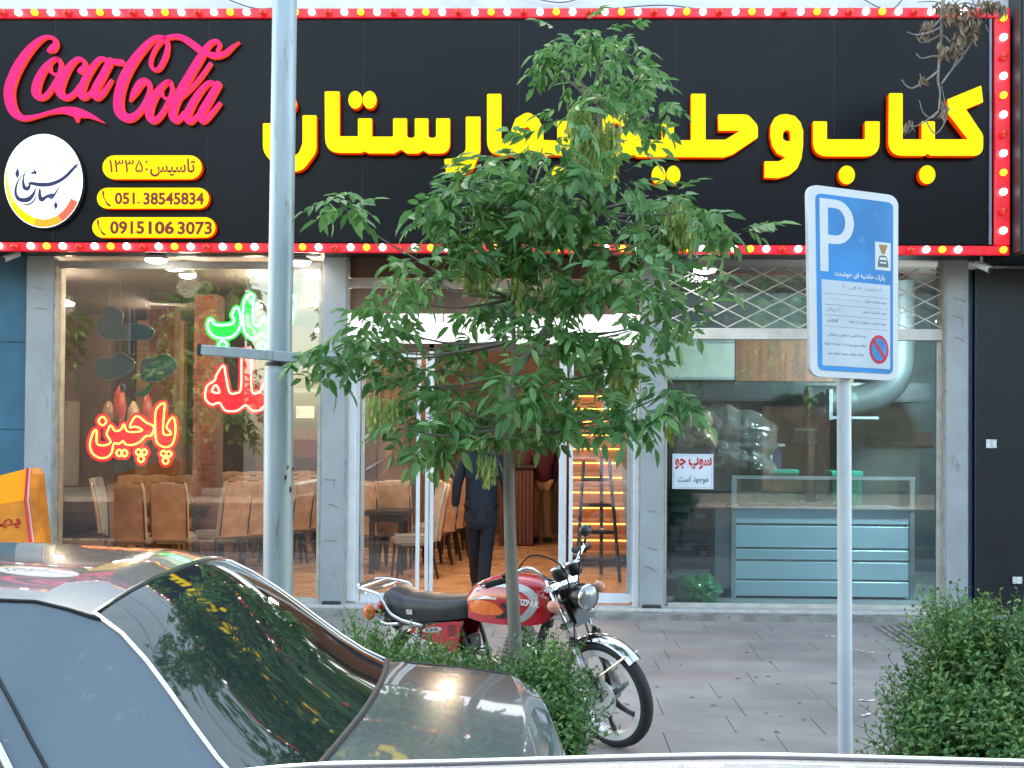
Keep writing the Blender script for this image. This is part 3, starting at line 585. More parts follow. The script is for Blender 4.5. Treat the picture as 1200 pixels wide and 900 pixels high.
MB().box(P(-60, 700).x, P(-55, 700).x + .05, Yo + .05, Yo + .15, 0, P(0, 715).z).build('leg', M_darkm, ob); MB().box(P(30, 700).x, P(36, 700).x, Yo + .05, Yo + .15, 0, P(0, 715).z).build('leg', M_darkm, ob)

# ================================================================== NEON SIGNS (behind the left pane)
YN = YG + .12
def neon(name, lab, loops, ox, oy, k_, mt, back, r=.0085, width=24, Y=YN):
    t = thing(name, lab, 'neon sign', at(ox + 50, oy + 60, Y))
    tb = MB(); bk = MB()
    for pts, closed in loops:
        P2 = zm(pts, ox, oy, k_); C = catmull(P2, 4, closed)
        tb.tube([at(p[0], p[1], Y) for p in C], r, 7, closed)
        bk_i = len(bk.v); ribbon(bk, [(p[0], p[1], width) for p in P2], Y + .02 + bk_i * 2e-6, .002, 0, 0, k=3, closed=closed)
        if closed and len(pts) > 4: bk.prism(C, [], Y + .03 + bk_i * 2e-6, .003, 0, 0)
    tb.build('tube', mt, t, smooth=True); bk.build('backing_panel', back, t)
    return t
dia = lambda x, y, r: ([(x, y - r), (x + r * .9, y), (x, y + r), (x - r * .9, y)], True)
N_y = emis('neon_warm', (1, .42, .06), 3.2); N_p = emis('neon_salmon', (1, .24, .15), 3.4); N_g = emis('neon_green', (.14, 1, .26), 6)
K_r = mat('red_glow_acrylic', (.7, .02, .05), .4, emit=(1, .0, .03), es=.35); K_g = mat('green_glow_acrylic', (.02, .6, .08), .4, emit=(0, 1, .04), es=.3)  # emission paints the tubes' glow onto the acrylic backing
neon('neon_sign', 'lit red neon sign with yellow tube outline lettering, the lowest in the left window', [
    ([(975, 125), (880, 200), (868, 400), (880, 560), (925, 620), (1000, 640), (1070, 600), (1100, 500), (1105, 380), (1072, 290), (1000, 400), (1055, 470), (1040, 492), (965, 480), (968, 300)], True),
    ([(852, 400), (760, 350), (690, 290), (640, 280), (600, 330), (570, 410), (640, 400), (720, 442), (640, 462), (540, 452), (500, 370), (470, 430), (400, 450), (350, 385), (320, 430), (300, 490), (345, 570), (330, 600), (260, 620), (185, 595), (182, 450), (150, 455), (110, 560), (105, 640), (140, 720), (220, 765), (300, 760), (360, 700), (382, 600), (450, 600), (490, 570), (530, 610), (620, 610), (700, 570), (760, 510), (825, 500)], True),
    dia(250, 335, 52), dia(448, 708, 40), dia(508, 710, 40), dia(672, 698, 36), (dia(740, 700, 36)), dia(702, 778, 40), dia(965, 715, 36), dia(1028, 720, 36), dia(990, 800, 40)], 95, 460, 10, N_y, K_r, width=9)
neon('neon_sign', 'lit green neon sign of Persian outline lettering behind the street pole', [
    ([(470, 280), (440, 235), (425, 280), (375, 272), (372, 85), (315, 130), (310, 290), (340, 360), (390, 372), (430, 345), (470, 375), (560, 360), (620, 270), (655, 140), (640, 90), (600, 200), (545, 270)], True),
    ([(265, 170), (288, 210), (290, 290), (240, 360), (150, 372), (92, 340), (75, 285), (95, 245), (130, 285), (230, 280), (250, 250), (235, 220)], True), dia(437, 425, 28), dia(175, 418, 30)], 230, 330, 5.625, N_g, K_g, r=.011, width=7)
neon('neon_sign', 'lit red neon sign with pale tube outlines directly under the green one', [
    ([(300, 480), (295, 700), (262, 735), (218, 728), (195, 620), (178, 552), (132, 618), (122, 650), (70, 690), (60, 770), (100, 810), (152, 800), (192, 850), (270, 850), (325, 815), (370, 850), (420, 848), (450, 825), (520, 850), (560, 800), (560, 700), (500, 660), (445, 675), (430, 705), (408, 732), (365, 715), (360, 480), (330, 450)], True),
    ([(130, 682), (103, 722), (152, 732)], True)], 230, 330, 5.625, N_p, K_r, r=.010, width=7)
M_teal = mat('unlit_teal', (.02, .07, .07), .35); M_tube0 = mat('unlit_tube', (.22, .26, .2), .25)
t = thing('neon_sign', 'unlit dark teal neon sign above the lit yellow outlined one', 'neon sign', at(160, 430, YN))
q = MB(); tb = MB()
for pts in [[(70, 560), (120, 485), (200, 480), (270, 432), (330, 460), (400, 512), (380, 572), (330, 610), (280, 642), (160, 658), (80, 605)], [(450, 560), (475, 490), (560, 480), (620, 455), (680, 462), (742, 530), (720, 590), (640, 650), (560, 672), (455, 650)], [(545, 680), (500, 780), (400, 785), (470, 740), (520, 690)], [(300, 690), (320, 730), (300, 765), (280, 730)], [(170, 60), (300, 110), (300, 220), (400, 200), (540, 240), (550, 300), (480, 330), (200, 330), (120, 300), (90, 220), (140, 150)]]:
    C = catmull(zm(pts, 100, 350, 6.925), 4, True); q.prism(C, [], YN + .01, .004, 0, 0); tb.tube([at(p[0], p[1], YN) for p in C], .006, 6, True)
q.build('backing_panel', M_teal, t); tb.build('tube', M_tube0, t, smooth=True)

# ================================================================== INTERIOR
YB = 22.0; XM = at(764, 500, 13).x
M_floor = mat('tan_floor_tile', (.58, .31, .15), .28, var=.12, scale=2, rvar=.1, dirt=((.40, .25, .15), 4, .6))
I = bpy.data.objects.new('floor', None); col.objects.link(I); I['kind'] = 'structure'; ORG['floor'] = Matrix.Identity(4)
for i in range(12):
    for j in range(11):
        xx = XL + .3 + i * .85; yy = YG + .08 + j * .85
        if xx < 3.4 and yy < YB: MB().box(xx, xx + .846, yy, yy + .846, -.05, FZ - .002 * ((i + j) % 2), bev=.002).build('floor_tile', M_floor, I)
MB().box(XL, XR, YG + .07, YB, -.1, FZ - .006).build('floor_joint', mat('floor_joint', (.3, .2, .13), .6), I)
M_iw = mat('brown_wallpaper', (.12, .07, .045), .7, var=.25, scale=2)
struct('back_wall', MB().box(XL, XR, YB, YB + .2, -.1, 3.5), M_iw)
struct('side_wall', MB().box(XL - .2, XL, YF + .3, YB, -.1, 3.5), M_iw)
struct('right_side_wall', MB().box(XR, XR + .2, YF + .4, YB, -.1, 3.5), mat('teal_wall', (.12, .17, .17), .6))
struct('ceiling', MB().box(XL, XR, YG + .08, YB, 3.5, 3.6), mat('ceiling_brown', (.07, .055, .045), .8))
struct('partition_wall', MB().box(XM - .02, XM + .1, YG + .15, 19.2, 0, 3.5), mat('grey_green_wall', (.06, .09, .09), .6, var=.15))
struct('kitchen_back_wall', MB().box(XM + .1, XR, 16.4, 16.5, 0, 3.5), mat('kitchen_wall', (.035, .065, .07), .5, var=.3, scale=3))
struct('kitchen_floor', MB().box(XM + .1, XR, YG + .08, 16.4, FZ, FZ + .01), mat('grey_tile', (.25, .27, .27), .35))
# brick column
bc = thing('brick_column', 'red brick column inside the dining room beside the neon signs', 'column', (at(241, 600, 16.5).x, 16.5, FZ))
xc = at(241, 560, 16.5).x; q = MB(); zz = FZ; row = 0; M_brick = mat('red_brick', (.26, .075, .045), .8, var=.3, scale=7)
while zz < 3.4:
    for c_ in (-1, 0, 1) if row % 2 else (-.5, .5):
        x = xc + c_ * .11 * (1 if row % 2 else 1.0); wd = .105 if row % 2 == 0 else .07
        q.box(x - wd / 2 - .0, x + wd / 2, 16.4 - .004 * random.random(), 16.5, zz, zz + .058)
    zz += .066; row += 1
q.build('brick', M_brick, bc, kind='stuff'); MB().box(xc - .14, xc + .14, 16.41, 16.8, FZ, 3.45).build('core', mat('mortar', (.2, .13, .1), .9), bc)
bc2 = thing('brick_column', 'narrow red brick column seen below the yellow outlined neon sign', 'column', (at(190, 600, 18).x, 18, FZ))
q = MB(); zz = FZ; row = 0; xc2 = at(190, 560, 18).x
while zz < 3.4:
    for c_ in (-1, 0, 1): q.box(xc2 + c_ * .12 - .055, xc2 + c_ * .12 + .055, 17.9 - .004 * random.random(), 18, zz, zz + .06)
    zz += .068; row += 1
q.build('brick', M_brick, bc2, kind='stuff'); MB().box(xc2 - .17, xc2 + .17, 17.92, 18.2, FZ, 3.45).build('core', MATS['mortar'], bc2)
# wall posts / panels deep in the room
for i, (a, b, c_, d, Y, mm) in enumerate([(415, 440, 410, 700, 19, 'brown_panel'), (440, 478, 415, 690, 19.3, None), (478, 500, 415, 690, 19, 'brown_panel'), (300, 330, 330, 610, 20.5, 'brown_panel'), (160, 215, 325, 560, 21, None), (67, 130, 325, 600, 20, 'brown_panel')]):
    pbox(MB(), a, c_, b, d, Y, Y + .2).build('wall_panel', MATS[mm] if mm else mat('warm_panel', (.36, .2, .12), .6, var=.2, scale=1.5), B)
pic = thing('wall_picture', 'small lit picture on the dark dining room wall right of the street pole', 'picture', at(356, 485, 20))
pbox(MB(), 345, 474, 370, 492, 20, 20.05).build('frame', M_darkm, pic); pbox(MB(), 347, 476, 368, 490, 19.985, 19.999).build('panel', mat('picture_print', (.5, .5, .35), .4, c2=(.05, .16, .05), scale=9, emit=(.7, .7, .5), es=.35), pic)
bar = thing('red_shelf', 'dark red shelf front on the dining room wall below the small picture', 'shelf', at(356, 520, 20.2))
pbox(MB(), 335, 500, 376, 536, 20.2, 20.5).build('front', mat('dark_red_wood', (.15, .02, .02), .5, var=.4, scale=12, stretch=(8, 1, .3)), bar); pbox(MB(), 333, 455, 378, 460, 20.1, 20.5).build('top', mat('grey_green_wood', (.2, .22, .2), .5), bar)
# chairs
M_beige = mat('beige_leather', (.66, .42, .27), .3, c2=(.46, .25, .14), scale=6, bump=.5, bscale=9, coat=.3, dirt=((.75, .55, .4), 9, .6)); M_silver = mat('silver_fabric', (.42, .41, .38), .3, var=.12, scale=9, bump=.3, bscale=18); M_dwood = mat('dark_wood', (.03, .018, .014), .4)
def make_chair(lab):
    t = thing('dining_chair', lab, 'chair', (0, 0, 0), group='padded dining chairs')
    q = MB(); q.box(-.22, .22, -.22, .22, .38, .49, 0, .03); q.build('seat', M_silver, t, local=True)
    q = MB(); prof = [(-.24, .46), (-.27, .70), (-.32, .92), (-.36, 1.08)]
    for sgn, mt_, nm in ((1, M_silver, 'backrest'), (-1, M_beige, 'back_cover')):
        m = MB(); rows = []
        pr = [(.215, .43), (.24, .62), (.275, .82), (.315, 1.0), (.335, 1.07), (.33, 1.085)]
        o0, o1 = (.0, .035) if sgn > 0 else (.036, .075)
        vs = []
        for (yy, z) in pr:
            w_ = .215 if z < 1.05 else .2 if z < 1.08 else .17
            rows.append([(-w_, yy + (o0 + o1) / 2, z), (-w_ * .96, yy + o0, z), (0, yy + o0 - (.012 if sgn > 0 else 0), z), (w_ * .96, yy + o0, z), (w_, yy + (o0 + o1) / 2, z), (w_ * .96, yy + o1, z), (0, yy + o1 + (.012 if sgn < 0 else 0), z), (-w_ * .96, yy + o1, z), (-w_, yy + (o0 + o1) / 2, z)])
        m.grid(rows); m.add([rows[-1][i] for i in range(8)], [tuple(range(8))]); m.build(nm, mt_, t, smooth=True, local=True, autosm=50)
    q = MB(); q.tube([(-.2, .295, .45), (-.2, .36, .9), (-.18, .405, 1.08), (.18, .405, 1.08), (.2, .36, .9), (.2, .295, .45)], .009, 5); q.build('piping', M_dwood, t, local=True)
    for sx in (-1, 1):
        for sy in (-1, 1):
            m = MB(); a = Vector((sx * .18, sy * .18, .39)); b = Vector((sx * .2, sy * .21 + (.05 if sy > 0 else 0), 0)); m.tube([a, b], [.026, .016], 4); m.build('leg', M_dwood, t, local=True)
    return t
chair0 = make_chair('x'); used = [False]
def chair(px, py, Y, rz, lab):
    """px,py: photo position of the chair's top centre"""
    p = at(px, 600, Y)
    c = chair0 if not used[0] else dup(chair0, (0, 0, 0), 0)
    used[0] = True; c.location = (p.x, Y, FZ + .002); c.rotation_euler = (0, 0, rz); c['label'] = lab
# chairs facing camera (beige fronts) across the left table : back at +Y side
for i, px in enumerate((163, 193, 222)): chair(px, 570, 17.6 , R(186), ['beige chair facing the window, leftmost of the three behind the left table', 'beige chair facing the window, middle of the three behind the left table', 'beige chair facing the window, right one of the three behind the left table'][i])
chair(148, 575, 16.0, R(95), 'chair with a silver back cover at the near left end of the left table')
rowA = [(256, 15.6), (284, 15.9), (309, 16.3), (331, 16.7), (352, 17.1), (370, 17.5)]
for i, (px, Y) in enumerate(rowA): chair(px, 575, Y, R(-128), ['nearest beige chair of the row seen from behind, left of the street pole', 'second beige chair of the row left of the street pole', 'third beige chair of the row, half hidden by the street pole', 'beige chair mostly hidden behind the street pole', 'beige chair just right of the street pole', 'beige chair beside the second grey pillar'][i])
for i, (px, Y) in enumerate([(262, 19.2), (288, 19.4), (312, 19.6), (345, 19.9)]): chair(px, 560, Y, R(-150), ['far beige chair near the brick column', 'second far beige chair right of the brick column', 'third far beige chair right of the brick column', 'far beige chair seen just right of the street pole'][i])
for i, (px, Y) in enumerate([(500, 16.6), (511, 17.2), (521, 17.8), (529, 18.4), (537, 19.0), (545, 19.6)]): chair(px, 560, Y, R(-125), 'beige padded chair in the entrance row, %s' % ['nearest the open door', 'second from the open door', 'third from the open door', 'fourth from the open door', 'fifth from the open door', 'farthest from the door by the walking man'][i])
for i, (px, Y) in enumerate([(430, 16.2), (468, 16.5)]): chair(px, 560, Y, R(175), ['beige chair behind the left door glass, left one', 'beige chair behind the left door glass, right one'][i])
chair(484, 560, 15.2, R(-75), 'grey backed chair against the left door leaf')
def table(px0, px1, Y0, Y1, lab):
    a, b = at(px0, 600, Y0).x, at(px1, 600, Y0).x; t = thing('dining_table', lab, 'table', ((a + b) / 2, Y0, FZ), group='dark dining tables')
    MB().box(a, b, Y0, Y1, .76, .82, bev=.01).build('tabletop', M_dwood, t); MB().box(a + .06, b - .06, Y0 + .05, Y1 - .05, .68, .757).build('apron', M_dwood, t)
    for x in (a + .06, b - .12):
        for y in (Y0 + .05, Y1 - .11): MB().box(x, x + .06, y, y + .06, FZ, .678).build('leg', M_dwood, t)
table(152, 238, 16.1, 16.9, 'dark wooden dining table behind the left shop window'); table(426, 478, 15.5, 16.1, 'dark wooden dining table behind the left door leaf'); table(275, 350, 18.2, 18.9, 'dark wooden dining table far back between the rows of beige chairs')
np_ = thing('napkin_holder', 'small white napkin holder on the left dining table', 'napkin holder', (at(218, 600, 16.4).x, 16.4, .822))
MB().box(at(214, 600, 16.4).x, at(222, 600, 16.4).x, 16.4, 16.46, .822, .90, bev=.004).build('box', M_white, np_); MB().box(at(215, 600, 16.4).x, at(221, 600, 16.4).x, 16.41, 16.45, .902, .95).build('napkins', MATS['paper'], np_)
for i, (px, Y, rz) in enumerate([(160, 14.9, 178), (205, 15.1, 184), (273, 17.4, -150), (297, 17.8, -150), (322, 18.1, -150), (345, 18.5, -150)]): chair(px, 560, Y, R(rz), ['beige chair back nearest the glass at the left table, left one', 'beige chair back nearest the glass at the left table, right one', 'beige chair of the middle row, first from the brick column', 'beige chair of the middle row, second from the brick column', 'beige chair of the middle row, third from the brick column', 'beige chair of the middle row, farthest from the brick column'][i])
for i, (px, py0, py1, c_) in enumerate([(140, 452, 500, (.45, .03, .02)), (156, 470, 512, (.55, .36, .22)), (172, 462, 505, (.40, .04, .03)), (127, 470, 498, (.35, .2, .12))]):
    Yh = 15.2 + .2 * i; a_, b_ = at(px, py0, Yh), at(px, py1, Yh); t = thing('hanging_ornament', ['red hanging lantern shaped ornament above the left dining table', 'tall beige hanging ornament beside the red ones in the left window', 'second red hanging ornament nearest the unlit teal neon sign tail', 'small brown hanging ornament, leftmost in the left window'][i], 'ornament', b_)
    h_ = a_.z - b_.z; MB().lathe([(.01, 0), (.05, h_ * .12), (.075, h_ * .45), (.06, h_ * .8), (.015, h_)], b_, n=12).build('body', mat('ornament_%d' % i, c_, .35, var=.3, scale=12), t, smooth=True); MB().tube([a_, (a_.x, a_.y, 3.49)], .004, 4).build('cord', M_darkm, t); MB().tube([b_, b_ - Vector((0, 0, .12))], [.012, .02], 5).build('tassel', mat('tassel_red', (.3, .03, .02), .8), t)
# reception desk with slats
dsk2 = thing('reception_desk', 'reddish brown slatted reception desk inside the entrance', 'counter', (at(615, 600, 19.5).x, 19.6, FZ))
xa, xb = at(585, 600, 19.5).x, at(625, 600, 19.5).x
MB().box(xa, xb, 19.6, 20.4, FZ, 1.22, bev=.01).build('body', mat('red_brown_wood', (.12, .035, .02), .45), dsk2)
q = MB()
for i in range(9): q.box(xa + .01 + i * (xb - xa) / 9, xa + .01 + (i + .65) * (xb - xa) / 9, 19.565, 19.599, FZ + .03, 1.18)
q.build('slat', MATS['red_brown_wood'], dsk2, kind='stuff'); MB().box(xa - .05, xb + .05, 19.52, 20.45, 1.221, 1.27, bev=.008).build('top', M_dwood, dsk2)
# staircase with lit treads
sta_ = thing('staircase', 'wooden staircase with glowing orange lit treads behind the right door leaf', 'stairs', (at(705, 600, 17).x, 17, FZ))
xa, xb = at(668, 600, 17).x, at(742, 600, 17).x
M_led2 = emis('amber_strip', (1, .38, .06), 3.0)
for i in range(11):
    Y = 16.6 + i * .26; z = FZ + (i + 1) * .19
    MB().box(xa, xb, Y, Y + .3, z - .04, z, bev=.004).build('tread', mat('amber_wood', (.45, .2, .07), .45), sta_)
    MB().box(xa, xb, Y + .24, Y + .262, z + .001, z + .148).build('riser', mat('amber_riser', (.40, .16, .05), .5), sta_)
    MB().box(xa + .03, xb - .03, Y + .215, Y + .235, z + .12, z + .135).build('light_strip', M_led2, sta_)
MB().box(xa - .06, xa - .01, 16.5, 19.6, FZ, .3).build('stringer', M_dwood, sta_)
sl = thing('step_ladder', 'black folding step ladder standing in front of the lit staircase', 'ladder', at(700, 690, 15.3))
for a, b, Y0, Y1 in [((676, 690), (684, 540), 15.0, 15.3), ((727, 690), (714, 540), 15.0, 15.3), ((705, 700), (705, 535), 15.8, 15.3)]:
    MB().tube([at(a[0], 600, Y0) * 1 + Vector((0, 0, FZ - at(a[0], 600, Y0).z)), at(b[0], b[1], Y1)], .022, 5).build('rail', M_rubber, sl)
for i, y_ in enumerate((560, 590, 622, 655)):
    tt = (690 - y_) / 150; l_ = 676 + 8 * tt; r2_ = 727 - 13 * tt; pbox(MB(), l_, y_, r2_, y_ + 4, 15.05 + .25 * tt, 15.15 + .25 * tt).build('step', M_rubber, sl)

# right room: display counter
dc = thing('display_counter', 'pale blue steel display counter with glass top behind the right window', 'counter', at(960, 700, 13.6))
Yc = 13.55; M_bs = mat('pale_blue_steel', (.52, .70, .78), .35, metal=.1, var=.06, scale=2); 
xa, xb = at(861, 640, Yc).x, at(1066, 640, Yc).x; zz = [at(960, y_, Yc).z for y_ in (598, 612, 616, 643, 646, 656, 660, 700)]
for a, b in [(617, 0), (0, 0)][:0]: pass
ys = [(595, 614), (616, 642), (644, 656), (658, 679), (681, 699)]
for i, (t_, b_) in enumerate(ys): MB().box(xa, xb, Yc + .004 * (i % 2), Yc + .05, at(960, b_, Yc).z, at(960, t_, Yc).z - .006, bev=.004).build('front_panel', M_bs, dc)
MB().box(xa, xb, Yc + .03, Yc + .8, at(960, 699, Yc).z, at(960, 596, Yc).z).build('carcass', mat('carcass_grey', (.3, .33, .34), .5), dc)
s_ = MB(); s_.box(at(838, 640, Yc + .05).x, xa - .002, Yc + .05, Yc + .5, at(845, 690, Yc).z, at(845, 596, Yc).z); s_.build('side_panel', mat('greyish_pink_panel', (.33, .31, .31), .5), dc)
for x in (857, 1066):
    pbox(MB(), x, 560, x + 6, 705, Yc - .02, Yc + .02, bev=.003).build('corner_post', M_alu, dc)
MB().box(xa - .03, xb + .05, Yc - .022, Yc + .015, at(960, 562, Yc).z, at(960, 558, Yc).z).build('top_rail', M_alu, dc); MB().box(xa - .03, xb + .05, Yc - .026, Yc + .02, at(960, 597, Yc).z, at(960, 593.5, Yc).z).build('mid_rail', M_alu, dc)
MB().box(xa, xb, Yc - .01, Yc - .002, at(960, 593, Yc).z, at(960, 562, Yc).z).build('glass_front', M_glass, dc); MB().box(xa, xb, Yc - .01, Yc + .7, at(960, 559, Yc).z + .004, at(960, 559, Yc).z + .012).build('glass_top', M_glass, dc)
def crate(px0, py0, px1, py1, Y, lab):
    t = thing('plastic_crate', lab, 'crate', at((px0 + px1) / 2, py1, Y)); m = mat('green_plastic', (.01, .28, .17), .35, var=.15)
    a, b = at(px0, py0, Y), at(px1, py1, Y); MB().box(a.x, b.x, Y, Y + .3, b.z, a.z - .02, bev=.01).build('body', m, t); MB().box(a.x - .01, b.x + .01, Y - .012, Y + .31, a.z - .045, a.z, bev=.006).build('rim', m, t)
    for i in range(4): x = a.x + (b.x - a.x) * (i + .5) / 4; MB().box(x - .012, x + .012, Y - .006, Y - .0005, b.z + .02, a.z - .06, bev=.002).build('rib', m, t)
crate(889, 550, 935, 592, 13.85, 'bright green plastic box standing in the display counter, left one'); crate(975, 552, 1010, 592, 13.85, 'green plastic box in the display counter beside the sign post')
# hood, duct, panels, monitor
hd = thing('extractor_hood', 'dark extractor hood across the kitchen behind the right window', 'hood', at(940, 460, 14.8))
pbox(MB(), 783, 448, 1090, 470, 14.8, 15.6, bev=.02).build('canopy', mat('dark_green_metal', (.025, .035, .035), .35), hd); pbox(MB(), 862, 398, 1000, 447, 14.85, 14.95).build('wood_panel', mat('red_brown_panel', (.22, .07, .03), .5, var=.4, scale=3, stretch=(6, 1, .4)), hd)
pbox(MB(), 783, 400, 861, 442, 14.7, 14.8).build('light_panel', mat('pale_green_panel', (.36, .40, .34), .4, emit=(.6, .7, .55), es=.12), hd); pbox(MB(), 783, 394, 861, 402, 14.66, 14.8).build('light_panel_trim', M_alu, hd); pbox(MB(), 783, 442, 861, 445, 14.66, 14.8).build('light_panel_trim', M_alu, hd)
du = thing('ventilation_duct', 'curved silver ventilation duct behind the right window beside the parking sign', 'duct', at(1010, 440, 14.3))
M_duct = mat('duct_metal', (.05, .065, .065), .55, metal=.2, var=.15, scale=4)
pa = [at(1000, 470, 14.5), at(1030, 462, 14.45), at(1050, 440, 14.4), at(1054, 400, 14.4), at(1054, 330, 14.4)]
MB().tube(catmull(pa, 6), .16, 14).build('elbow', M_duct, du, smooth=True, autosm=50); MB().tube([at(945, 470, 14.5), at(1000, 470, 14.5)], .17, 14).build('pipe', M_duct, du, smooth=True, autosm=50)
pbox(MB(), 972, 456, 976, 492, 14.1, 14.3).build('bracket', M_alu, du); pbox(MB(), 976.2, 488, 1030, 491, 14.1, 14.3).build('bracket', M_alu, du)
mo = thing('monitor', 'dark blue boxy screen on the display counter', 'monitor', at(904, 556, 14.1)); pbox(MB(), 884, 523, 916, 552, 14.1, 14.4, bev=.02).build('case', mat('navy_plastic', (.02, .04, .09), .3), mo); pbox(MB(), 901, 533, 905, 540, 14.08, 14.099).build('label_mark', MATS['paper'], mo); pbox(MB(), 880, 520, 920, 523, 14.05, 14.4).build('lid', M_alu, mo)
pbox(MB(), 892, 552, 908, 558, 14.15, 14.3).build('foot', M_darkm, mo)
# plastic-wrapped bundles (crumpled sheet)
def crumple(nm, lab, cat, cx, cy, wpx, hpx, Y, dep, m, seed, n=34, sub=(.06, .1)):
    rnd = np.random.RandomState(seed); rows = []
    o = rnd.rand(6, 3) * 6
    for i in range(n):
        r = []
        for j in range(n):
            u, v = j / (n - 1) * 2 - 1, i / (n - 1) * 2 - 1
            env = max(0, 1 - abs(u) ** 3) * max(0, 1 - abs(v) ** 4); z_ = sum(abs(math.sin(o[k_, 0] + u * (3 + 2.3 * k_) * math.cos(o[k_, 1]) + v * (3 + 2 * k_) * math.sin(o[k_, 1]))) / (k_ + 1.5) for k_ in range(6))
            wob = 1 + .09 * math.sin(5 * math.atan2(v, u) + seed) + .05 * math.sin(11 * math.atan2(v, u))
            q = at(cx + u * wpx / 2 * wob * (1 - .25 * max(0, -v)), cy + v * hpx / 2 * wob, Y); q.y -= env * (dep + sub[0] * z_) ; r.append(q)
        rows.append(r)
    t = thing(nm, lab, cat, at(cx, cy + hpx / 2, Y)); mb = MB(); mb.grid(rows); mb.grid([[p + Vector((0, .02 + 0 * p.y, 0)) for p in r][::-1] for r in rows]); mb.build('sheet', m, t, smooth=False)
    return t
M_foil = mat('clear_plastic_wrap', (.11, .12, .10), .2, metal=.2, var=.5, scale=3, coat=.5)
crumple('plastic_bundle', 'large bundle wrapped in crumpled shiny plastic behind the soup notice', 'bundle', 852, 520, 118, 82, 13.9, .15, M_foil, 3)
crumple('plastic_bundle', 'golden crumpled wrapping just above the soup notice', 'bundle', 815, 503, 44, 40, 13.6, .08, mat('gold_wrap', (.5, .36, .2), .2, metal=.4, var=.4, scale=6), 5)
crumple('plastic_bag', 'bright green plastic bag on the floor behind the right window', 'bag', 818, 691, 54, 34, 13.25, .16, mat('green_bag', (.01, .20, .03), .22, var=.35, scale=7, coat=.4), 8)
bx = thing('storage_rack', 'dark cluttered metal rack below the soup notice', 'rack', at(815, 670, 14.0))
for y_ in (590, 625, 662): pbox(MB(), 785, y_, 838, y_ + 3, 14.0, 14.4).build('shelf', M_darkm, bx)
for x_ in (785, 834): pbox(MB(), x_, 575, x_ + 3, 672, 14.0, 14.03).build('post', M_darkm, bx)
for i, (a, b, c_, d) in enumerate([(788, 602, 808, 624), (812, 597, 832, 624), (787, 635, 815, 661), (818, 640, 833, 661)]):
    t = thing('storage_box', ['small dark blue box on the middle shelf of the rack, left', 'small dark box on the middle shelf of the rack, right', 'wide dark blue box on the lowest shelf of the rack', 'narrow dark box on the lowest shelf of the rack'][i], 'box', at((a + b) / 2, d, 14.1)); pbox(MB(), a, b, c_, d - .3, 14.06, 14.35, bev=.01).build('carton', mat('dark_box_%d' % (i % 2), [(.03, .045, .06), (.04, .035, .03)][i % 2], .5), t); pbox(MB(), a + 4, b + 6, c_ - 5, b + 10, 14.05, 14.059).build('box_label', mat('grey_label', (.25, .27, .27), .6), t)
sc_ = thing('poster', 'paper soup notice with red and dark Persian writing taped in the right window', 'notice', at(812, 573, YG - .01)); pbox(MB(), 788, 532, 836, 573, YG - .012, YG - .006).build('sheet', mat('notice_paper', (.66, .74, .80), .6, var=.05), sc_)
q = MB(); text_mb(q, shape('سوپ جو'), px_frame(791, 536, 834, 552, YG - .0135), bold=.035); q.build('lettering', mat('red_ink', (.55, .01, .02), .6), sc_); q = MB(); text_mb(q, shape('موجود است'), px_frame(794.5, 557, 830, 567, YG - .0135), bold=.012); q.build('lettering', mat('dark_ink', (.03, .06, .09), .6), sc_)
q = MB(); 
for (a, b, c_, d) in [(789.5, 534, 834.5, 534.5), (789.5, 571, 834.5, 571.5), (789.5, 534.5, 790, 571), (834, 534.5, 834.5, 571)]: pbox(q, a, b, c_, d, YG - .0135, YG - .0125)
q.build('border', mat('border_ink', (.35, .42, .48), .6), sc_)
shf = thing('wall_board', 'dark reddish name board on the kitchen wall right of the sign post', 'board', at(1060, 512, 16.3)); pbox(MB(), 1020, 506, 1094, 522, 16.3, 16.38).build('board', mat('board_brown', (.07, .03, .02), .5, var=.4, scale=9), shf)
for i, (a, b, c_, d) in enumerate([(930, 500, 960, 520), (840, 455, 860, 489), (800, 474, 822, 489), (938, 470, 1000, 500)]):
    t = thing('kitchen_box', ['grey carton on the kitchen wall left of the sign post', 'small greenish box high behind the plastic bundle', 'small beige box high behind the golden wrap', 'wide grey cabinet under the hood'][i], 'box', at((a + b) / 2, d, 15.5)); pbox(MB(), a, b, c_, d, 15.5 + i * .05, 15.8, bev=.012).build('carton', mat('kbox_%d' % i, [(.2, .22, .2), (.1, .2, .08), (.4, .27, .18), (.1, .12, .12)][i], .5, var=.2), t); pbox(MB(), a + 2, b + 2, c_ - 2, b + 5, 15.49 + i * .05, 15.499 + i * .05).build('lid_tape', M_alu, t)
# interior lamps (the lit ceiling lamps seen in the photo and their row continued into the room, plus an added kitchen fill)
def il(x, y, z, e, c=(1, .78, .55), r=.12):
    d = bpy.data.lights.new('room_light', 'POINT'); d.energy = e * EK; d.color = c; d.shadow_soft_size = r; o = bpy.data.objects.new('room_light', d); col.objects.link(o); o.location = (x, y, z)
for (x, y) in [(-5.5, 14.8), (-3.4, 15.0), (-1, 15), (-5.5, 18.5), (-3.2, 18.6), (-.8, 18.6), (.9, 16)]:
    il(x, y, 3.15, 62, (1, .68, .42))
    MB().lathe([(.001, .0), (.11, .002), (.12, .03), (.05, .06)], (x, y, 3.15), n=14).build('lamp_bowl', MATS['lamp_white'], B, smooth=True); MB().tube([(x, y, 3.2), (x, y, 3.5)], .008, 5).build('lamp_rod', M_darkm, B)
for px_, Y_ in ((220, 13.6), (367, 13.6), (545, 14.5)): pl_ = at(px_, 322, Y_); il(pl_.x, Y_, pl_.z - .12, 36, (1, .78, .56))
il(3.9, 13.02, 2.75, 330, (.8, .97, 1))  # added fill, set forward to brighten the counter front
